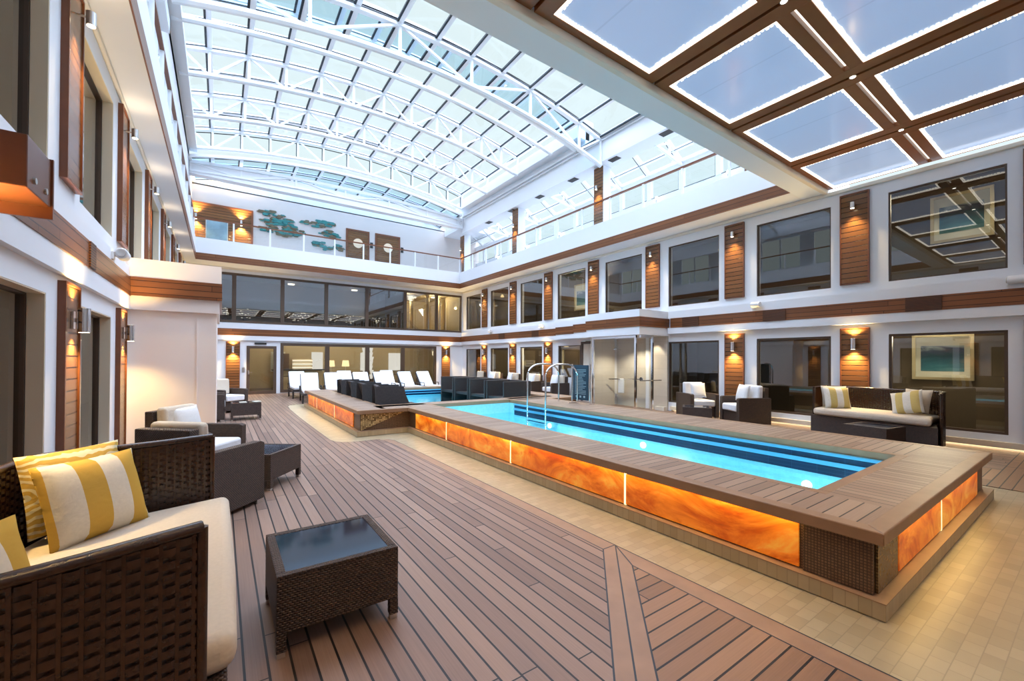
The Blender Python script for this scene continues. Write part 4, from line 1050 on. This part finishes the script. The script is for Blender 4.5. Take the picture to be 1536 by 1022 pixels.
chR1 = dup(ch, (11.28, 6.85, 0), math.atan2(-.87, -.5), 'right-hand wicker armchair facing the viewer with white pillow')
chR2 = dup(ch, (11.15, 5.45, 0), math.atan2(.51, -.86), 'right-hand wicker armchair seen from its side, nearest the right sofa')
for c in (chR1, chR2):
    for o in c.children:
        if o.name.startswith('back_cushion'): o.data = o.data.copy(); o.data.materials[0] = M['whitefab']
cushion('white pillow on the right armchair that faces the viewer', 'print', (11.22, 6.78, .78), (-.5, -.87), .25, .44, .42, .15)
cushion('white pillow showing above the side of the armchair nearest right sofa', 'print', (11.2, 5.52, .80), (-.86, .51), .25, .46, .44, .16)
# seating row along the right wall beyond the notice board
for k, (x, y, r) in enumerate(((11.2, 13.0, 3.0), (11.2, 14.6, 3.3), (11.2, 16.2, 2.9), (11.2, 17.8, 3.2), (11.2, 19.4, 3.1))):
    c = dup(ch, (x, y, 0), r, 'wicker armchair by the right wall beyond the pool, %s from the notice board' % ORD[k])
    if k in (0, 1, 2, 3): cushion('white cushion on the %s right-wall armchair beyond the notice board' % ORD[k], 'whitefab', (x-.03, y, .80), (math.cos(r), math.sin(r)), .25, .5, .46, .16)

# sun loungers with white pads along the far end; local +X = foot end
def make_lounger(label, loc, rz):
    t = thing('sun_lounger', label, 'sun lounger', loc, rz, 'white padded sun loungers'); w = .33
    mb = MB(); mb.bar((-.1, -w, .32), (1.35, -w, .32), .05, .06); mb.bar((-.1, w, .32), (1.35, w, .32), .05, .06); mb.bar((1.33, -w, .32), (1.33, w, .32), .05, .06); mb.bar((0, -w, .32), (0, w, .32), .05, .06); mb.build('frame', 'rattan_d', t)
    mb = MB(); mb.prism([(.02, .33), (.08, .33), (-.40, 1.02), (-.46, 1.02)], -w, w, 0, 'Y'); mb.build('backrest', 'rattan_d', t)
    mb = MB(); mb.prism([(.09, .36), (1.34, .36), (1.34, .46), (.12, .47), (-.34, 1.08), (-.42, 1.03)], -w+.02, w-.02, 0, 'Y'); mb.build('pad', 'towelfab', t, bevel=.03, seg=3, smooth=60)
    for sx in (-.02, 1.28):
        for s in (-1, 1): MB().box(sx-.03, sx+.03, *sorted((s*(w+.03), s*(w-.03))), 0, .3).build('leg', 'rattan_d', t)
    for s in (-1, 1):
        MB().tube([(.0, s*(w+.04), .34), (.02, s*(w+.04), .58), (.42, s*(w+.04), .58), (.46, s*(w+.04), .34)], .02, 6).build('armrest', 'rattan_d', t)
    return t
fx = [2.88, 3.75, 4.88, 5.76, 6.85, 7.75]; bxs = [2.75, 4.75, 6.75]
lg = None
for k, x in enumerate(fx):
    lab = 'white padded sun lounger in the front row before the bar windows, %s from the left' % ORD[k]
    if lg is None: lg = make_lounger(lab, (x, 18.0, 0), -PI/2-.08)
    else: dup(lg, (x, 18.0, 0), -PI/2+[-.08, -.05, .0, .06, .12, .14][k], lab)
for k, x in enumerate(bxs): dup(lg, (x, 20.3, 0), -PI/2, 'white padded sun lounger in the back row against the bar windows, %s from the left' % ORD[k])
# dark wicker loungers standing in the wide pool
def make_poolchair(label, loc, rz):
    t = thing('pool_lounger', label, 'pool lounger', loc, rz, 'dark wicker loungers in the wide pool'); w = .36
    prof = [(-.62, .98), (-.55, .99), (-.42, .72), (-.2, .45), (.15, .36), (.7, .40), (.9, .38), (.9, .33), (.6, .33), (.1, .28), (-.28, .34), (-.5, .62)]
    mb = MB(); mb.prism(prof, -w, w, 0, 'Y'); mb.build('shell', 'rattan_d', t, bevel=.01)
    for s in (-1, 1):
        mb = MB(); mb.prism([(-.62, -.3), (-.66, .97), (.02, .97), (.07, .76), (.16, .55), (.32, .44), (.86, .38), (.86, .32), (.4, .26), (.3, -.3)][::-1], *sorted((s*w, s*(w+.03))), 0, 'Y'); mb.build('side_panel', 'rattan_d', t)
    return t
pc = make_poolchair('dark wicker lounger in the pool, left row, nearest with its seat showing', (3.75, 10.35, .0), -.18)
for k, y in enumerate((11.5, 12.65, 13.8)): dup(pc, (3.7, y, .0), -.05, 'dark wicker lounger in the pool, left row, %s from the nearest' % ORD[k+1])
def make_pod(label, loc, rz):
    t = thing('pod_chair', label, 'pool chair', loc, rz, 'dark wicker pod chairs in the wide pool'); w = .5
    for q7 in (-1, 1): MB().box(-.5, .5, *sorted((q7*w, q7*(w-.05))), -.33, .98).build('side_panel', 'rattan_d', t, bevel=.01)
    mb = MB(); mb.prism([(-.5, -.33), (-.42, -.33), (-.30, .98), (-.5, .98)], -w+.05, w-.05, 0, 'Y'); mb.build('backrest', 'rattan_d', t)
    mb = MB(); mb.prism([(-.38, .36), (.46, .42), (.46, .50), (-.36, .46)], -w+.05, w-.05, 0, 'Y'); mb.build('seat', 'rattan_d', t)
    MB().box(-.40, -.28, -w+.08, w-.08, .5, .9).build('back_pad', 'navycloth', t, bevel=.03)
    return t
pd = None
for k, y in enumerate((10.75, 11.85, 12.95, 14.05)):
    lab = 'dark wicker pod chair in the right of the wide pool, %s from the nearest' % ORD[k]
    if pd is None: pd = make_pod(lab, (7.35, y, 0), PI)
    else: dup(pd, (7.35, y, 0), PI, lab)

# ---- white wall cameras / projectors
def wallcam(loc, rz, label):
    t = thing('security_camera', label, 'security camera', loc, rz, 'white wall-mounted cameras')
    MB().box(0, .03, -.05, .05, -.05, .05).build('bracket', 'white', t)
    mb = MB(); mb.tube([(.02, 0, 0), (.1, 0, .02)], .02, 8); mb.build('arm', 'white', t)
    mb = MB(); mb.cyl((.1, -.03, .04), .075, .22, 20, axis='Y'); mb.build('body', 'white', t, smooth=40, bevel=.01)
    MB().cyl((.1, -.045, .04), .05, .016, 18, axis='Y').build('lens', 'brushed', t)
wallcam((XR-.12, 1.05, 3.08), PI, 'white camera on the right wall ledge, nearest and cut by picture edge')
wallcam((XR-.12, 5.5, 3.09), PI, 'white camera on the right wall ledge above the right armchairs')
wallcam((XR-.12, 14.6, 3.09), PI, 'white camera on the right wall ledge beyond the shower')
wallcam((XR-.12, 18.9, 3.09), PI, 'white camera on the right wall ledge near the far corner')
wallcam((XL+.05, 7.9, 3.06), 0, 'white camera on the left wall ledge before the white block')

# ---- pictures and fittings inside the rooms
def picture(label, x, y0, y1, z0, z1):
    t = thing('framed_picture', label, 'picture', (x, (y0+y1)/2, (z0+z1)/2)); h, k = (y1-y0)/2, (z1-z0)/2
    mb = MB(); w = .06; mb.box(-.03, .0, -h, -h+w, -k, k); mb.box(-.03, 0, h-w, h, -k, k); mb.box(-.03, 0, -h+w, h-w, k-w, k); mb.box(-.03, 0, -h+w, h-w, -k, -k+w); mb.build('frame', 'gold_frame', t)
    MB().box(-.012, 0, -h+w, h-w, -k+w, k-w).build('mount', 'matboard', t)
    MB().box(-.016, -.013, -h*.70, h*.70, -k*.62, k*.5).build('print', 'seascape', t)
    light('AREA', 'picture_glow', (-.5, 0, k+.12), 75, (1, .93, .75), t, size=.8, rot=(0, math.radians(52), 0))
picture('large framed seascape seen through the lower right window', 13.5, 1.72, 2.72, 1.22, 2.26)
picture('framed blue landscape seen through the upper right window nearest the ceiling lattice', 13.5, 1.42, 2.40, 4.35, 5.42)
picture('small framed picture behind the upper right window fifth from the near end', 13.5, 13.3, 14.3, 3.9, 5.1)
picture('small framed picture behind the lower right window beside the shower door', 13.5, 15.0, 16.0, 1.0, 2.1)
# room lamps
for k, (x, y, z, e) in enumerate(((12.9, 19.5, 5.2, 26), (12.9, 15.5, 5.2, 6), (12.9, 7, 5.2, 4), (12.9, 17.5, 2.3, 12), (12.9, 14.2, 2.3, 16))):
    t = thing('pendant_lamp', 'glowing pendant lamp inside the right rooms, %s, %s from far end' % ('upper floor' if z > 3 else 'lower floor', ORD[k % 3]), 'pendant lamp', (x, y, z), 0, 'pendants in the right rooms')
    MB().cyl((0, 0, .05), .008, 2.75-2.3-.05 if z < 3 else .35, 8).build('cord', 'dark', t)
    mb = MB(); mb.cyl((0, 0, -.08), .11, .14, 18, r2=.05); mb.build('lamp_shade', 'lampshade', t, smooth=40)
    light('POINT', 'glow', (0, 0, -.15), e, (1, .75, .4), t, shadow_soft_size=.08)
for k, (x, y, z, e) in enumerate(((3.3, 24.4, 2.5, 60), (5.3, 24.4, 2.5, 60), (7.2, 24.6, 2.5, 45), (9.2, 24.6, 2.5, 50), (1.5, 24.6, 2.5, 40), (9.2, 24.8, 5.35, 120), (11.0, 24.5, 5.35, 80), (3, 24.6, 5.35, 8), (6.2, 24.6, 5.35, 10))):
    t = thing('ceiling_light', 'round ceiling lamp in the far %s room, %s from the left' % ('bar' if z < 3 else 'upper', ORD[sum(1 for q3 in ((1.5, 3.3, 5.3, 7.2, 9.2) if z < 3 else (3, 6.2, 9.2, 11.0)) if q3 < x)]), 'ceiling light', (x, y, z), 0, 'ceiling lamps of the far rooms')
    mb = MB(); mb.cyl((0, 0, .15), .16, .04, 24); mb.build('diffuser', 'bulb_w' if z < 3 else 'led', t)
    mb = MB(); mb.cyl((0, 0, .19), .18, .05, 24); mb.build('rim', 'brushed', t)
    light('POINT', 'glow', (0, 0, .05), e, (1, .84, .55), t, shadow_soft_size=.15)
# bar counter, lit shelves, lamps and columns inside
t = thing('bar_counter', 'pale bar counter behind the far lower windows', 'bar counter', (3.4, 25.2, 0)); MB().box(-1.1, 1.2, -.3, .3, 0, 1.0).build('body', 'room_l', t); MB().box(-1.2, 1.3, -.36, .36, 1.0, 1.05).build('worktop', 'tabletop', t)
t = thing('display_shelf', 'brightly lit shelf unit behind the first far lower window', 'shelf', (3.8, 26.2, 0)); 
for z in (1.1, 1.3, 1.5): MB().box(-.5, .5, -.1, .1, z, z+.03).build('shelf_board', 'led_soft', t)
MB().box(-.52, .52, .1, .14, 1.0, 1.6).build('back_panel', 'room_l', t)
for k, (x, y) in enumerate(((4.9, 24.2), (5.75, 24.6))):
    t = thing('table_lamp', 'table lamp with yellow lit shade behind second far window, %s' % ('left one' if k == 0 else 'right one'), 'table lamp', (x, y, .9)); MB().cyl((0, 0, 0), .1, .02, 16).build('base', 'brushed', t); MB().cyl((0, 0, .02), .015, .3, 8).build('stem', 'brushed', t); MB().cyl((0, 0, .3), .2, .34, 20, r2=.16).build('lamp_shade', 'lampshade', t, smooth=40)
    s = MB(); s.box(x-.3, x+.3, y-.25, y+.25, .82, .899); s.box(x-.05, x+.05, y-.05, y+.05, 0, .82); o = s.build('side_table', 'room_f'); tag(o, 'dark side table under the %s lit lamp behind the far windows' % ('left' if k == 0 else 'right'), 'side table')
for k, x in enumerate((6.6, 7.0)):
    t = thing('glass_sculpture', 'twisted white glass column behind the third far window, %s' % ('left one' if k == 0 else 'right one'), 'sculpture', (x, 24.0, 0)); mb = MB()
    for i in range(7): mb.cyl((.03*math.sin(i*2), 0, .5+.25*i), .05, .25, 12, r2=.11)
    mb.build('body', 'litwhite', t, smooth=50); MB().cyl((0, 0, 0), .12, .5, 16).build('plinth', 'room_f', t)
for k, (x, y, w) in enumerate(((7.35, 26.4, .3), (9.2, 26.4, .4), (4.6, 26.4, .3), (2.6, 26.4, .35))):
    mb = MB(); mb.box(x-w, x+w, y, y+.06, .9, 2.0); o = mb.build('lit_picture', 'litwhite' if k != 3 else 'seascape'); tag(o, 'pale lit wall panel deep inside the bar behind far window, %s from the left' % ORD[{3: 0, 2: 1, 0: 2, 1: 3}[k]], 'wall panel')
t = thing('cove_light', 'long white cove light at the back of the far bar ceiling', 'light strip'); MB().box(2.4, 6.0, 26.2, 26.3, 2.5, 2.56).build('diffuser', 'led_soft', t)
t = thing('wall_cabinet', 'dark tall cabinet inside the bar behind the first far window', 'cabinet', (2.75, 26.2, 0)); MB().box(-.35, .35, -.25, .25, 0, 1.9).build('body', 'room_f', t); MB().box(-.3, .3, -.26, -.251, 1.0, 1.85).build('door', 'bronze', t)
t = thing('glass_sculpture', 'amber twisted glass column behind the fourth far window', 'sculpture', (9.65, 23.6, 0)); mb = MB()
for i in range(8): mb.cyl((.03*math.sin(i*2), 0, .5+.22*i), .05, .22, 12, r2=.10)
mb.build('body', 'gold_frame', t, smooth=50); MB().cyl((0, 0, 0), .12, .5, 16).build('plinth', 'room_f', t)
for k, x in enumerate((3.0, 6.0, 8.6)):
    t = thing('dining_table', 'dark round table inside the bar behind the far windows, %s from the left' % ORD[k], 'table', (x, 24.0, 0)); MB().cyl((0, 0, .72), .42, .03, 24).build('tabletop', 'room_f', t); MB().cyl((0, 0, .02), .04, .7, 12).build('stem', 'dark', t); MB().cyl((0, 0, 0), .25, .02, 20).build('base', 'dark', t)
for k, x in enumerate((8.75, 9.65, 10.5, 11.45)):
    mb = MB(); mb.cyl((x, 24.3+.4*(k % 2), 3.1), .13, 2.5, 20); struct('column_%d' % (k+5), mb, 'room_l')
mb = MB(); mb.bar((8.9, 24.0, 4.1), (9.8, 24.0, 3.3), .04, .04); mb.bar((9.3, 24.5, 4.1), (10.2, 24.5, 3.3), .04, .04); o = mb.build('stair_handrail', 'gold_frame'); tag(o, 'brass stair handrail behind the upper far window', 'handrail')
t = thing('glass_chandelier', 'cluster of bright glass lamps behind the upper far right window', 'chandelier', (9.3, 24.1, 5.1)); rr = random.Random(9); mb = MB()
for i in range(16): a = rr.random()*6.28; q5 = rr.random()*.75; mb.cyl((q5*1.2*math.cos(a), q5*.5*math.sin(a), rr.uniform(0, .25)), .05, .09, 10, r2=.09)
mb.build('crystals', 'led_soft', t); MB().cyl((0, 0, .3), .5, .03, 24).build('canopy', 'brushed', t)
for k, x in enumerate((.1, .9, 2.9, 3.4, 4.7, 5.5, 6.9)):
    t = thing('flower_vase', 'small vase with pale blossoms on the sill inside upper far window, %s from the left' % ORD[k], 'vase', (x, 22.75, 3.1)); rr = random.Random(k)
    MB().cyl((0, 0, 0), .06, .35, 12, r2=.09).build('vase_body', 'dark', t); mb = MB()
    for i in range(10): mb.cyl((rr.uniform(-.22, .22), rr.uniform(-.1, .1), rr.uniform(.36, .8)), .035, .03, 8)
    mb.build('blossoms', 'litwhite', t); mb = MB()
    for i in range(6): mb.bar((0, 0, .33), (rr.uniform(-.22, .22), rr.uniform(-.1, .1), rr.uniform(.4, .8)), .008, .008)
    mb.build('stems', 'dark', t)

# ------------------------------------------------------------------ daylight
w = bpy.data.worlds.new('overcast_sky'); SC.world = w; w.use_nodes = True
bg = w.node_tree.nodes['Background']; bg.inputs[0].default_value = (.80, .94, .965, 1); bg.inputs[1].default_value = 1.0
light('SUN', 'overcast_daylight', (5, 10, 30), 18.0, (.64, .76, 1.0), angle=math.radians(110), rot=(.12, .05, 0))

SC.view_settings.view_transform = 'Standard'; SC.view_settings.look = 'None'; SC.view_settings.exposure = 0.0; SC.view_settings.gamma = 1
SC.view_settings.use_curve_mapping = False
SC.cycles.max_bounces = 10; SC.cycles.transparent_max_bounces = 24; SC.cycles.glossy_bounces = 4; SC.cycles.caustics_reflective = False; SC.cycles.caustics_refractive = False
SC.cycles.sample_clamp_indirect = 6
SC.cycles.use_denoising = True
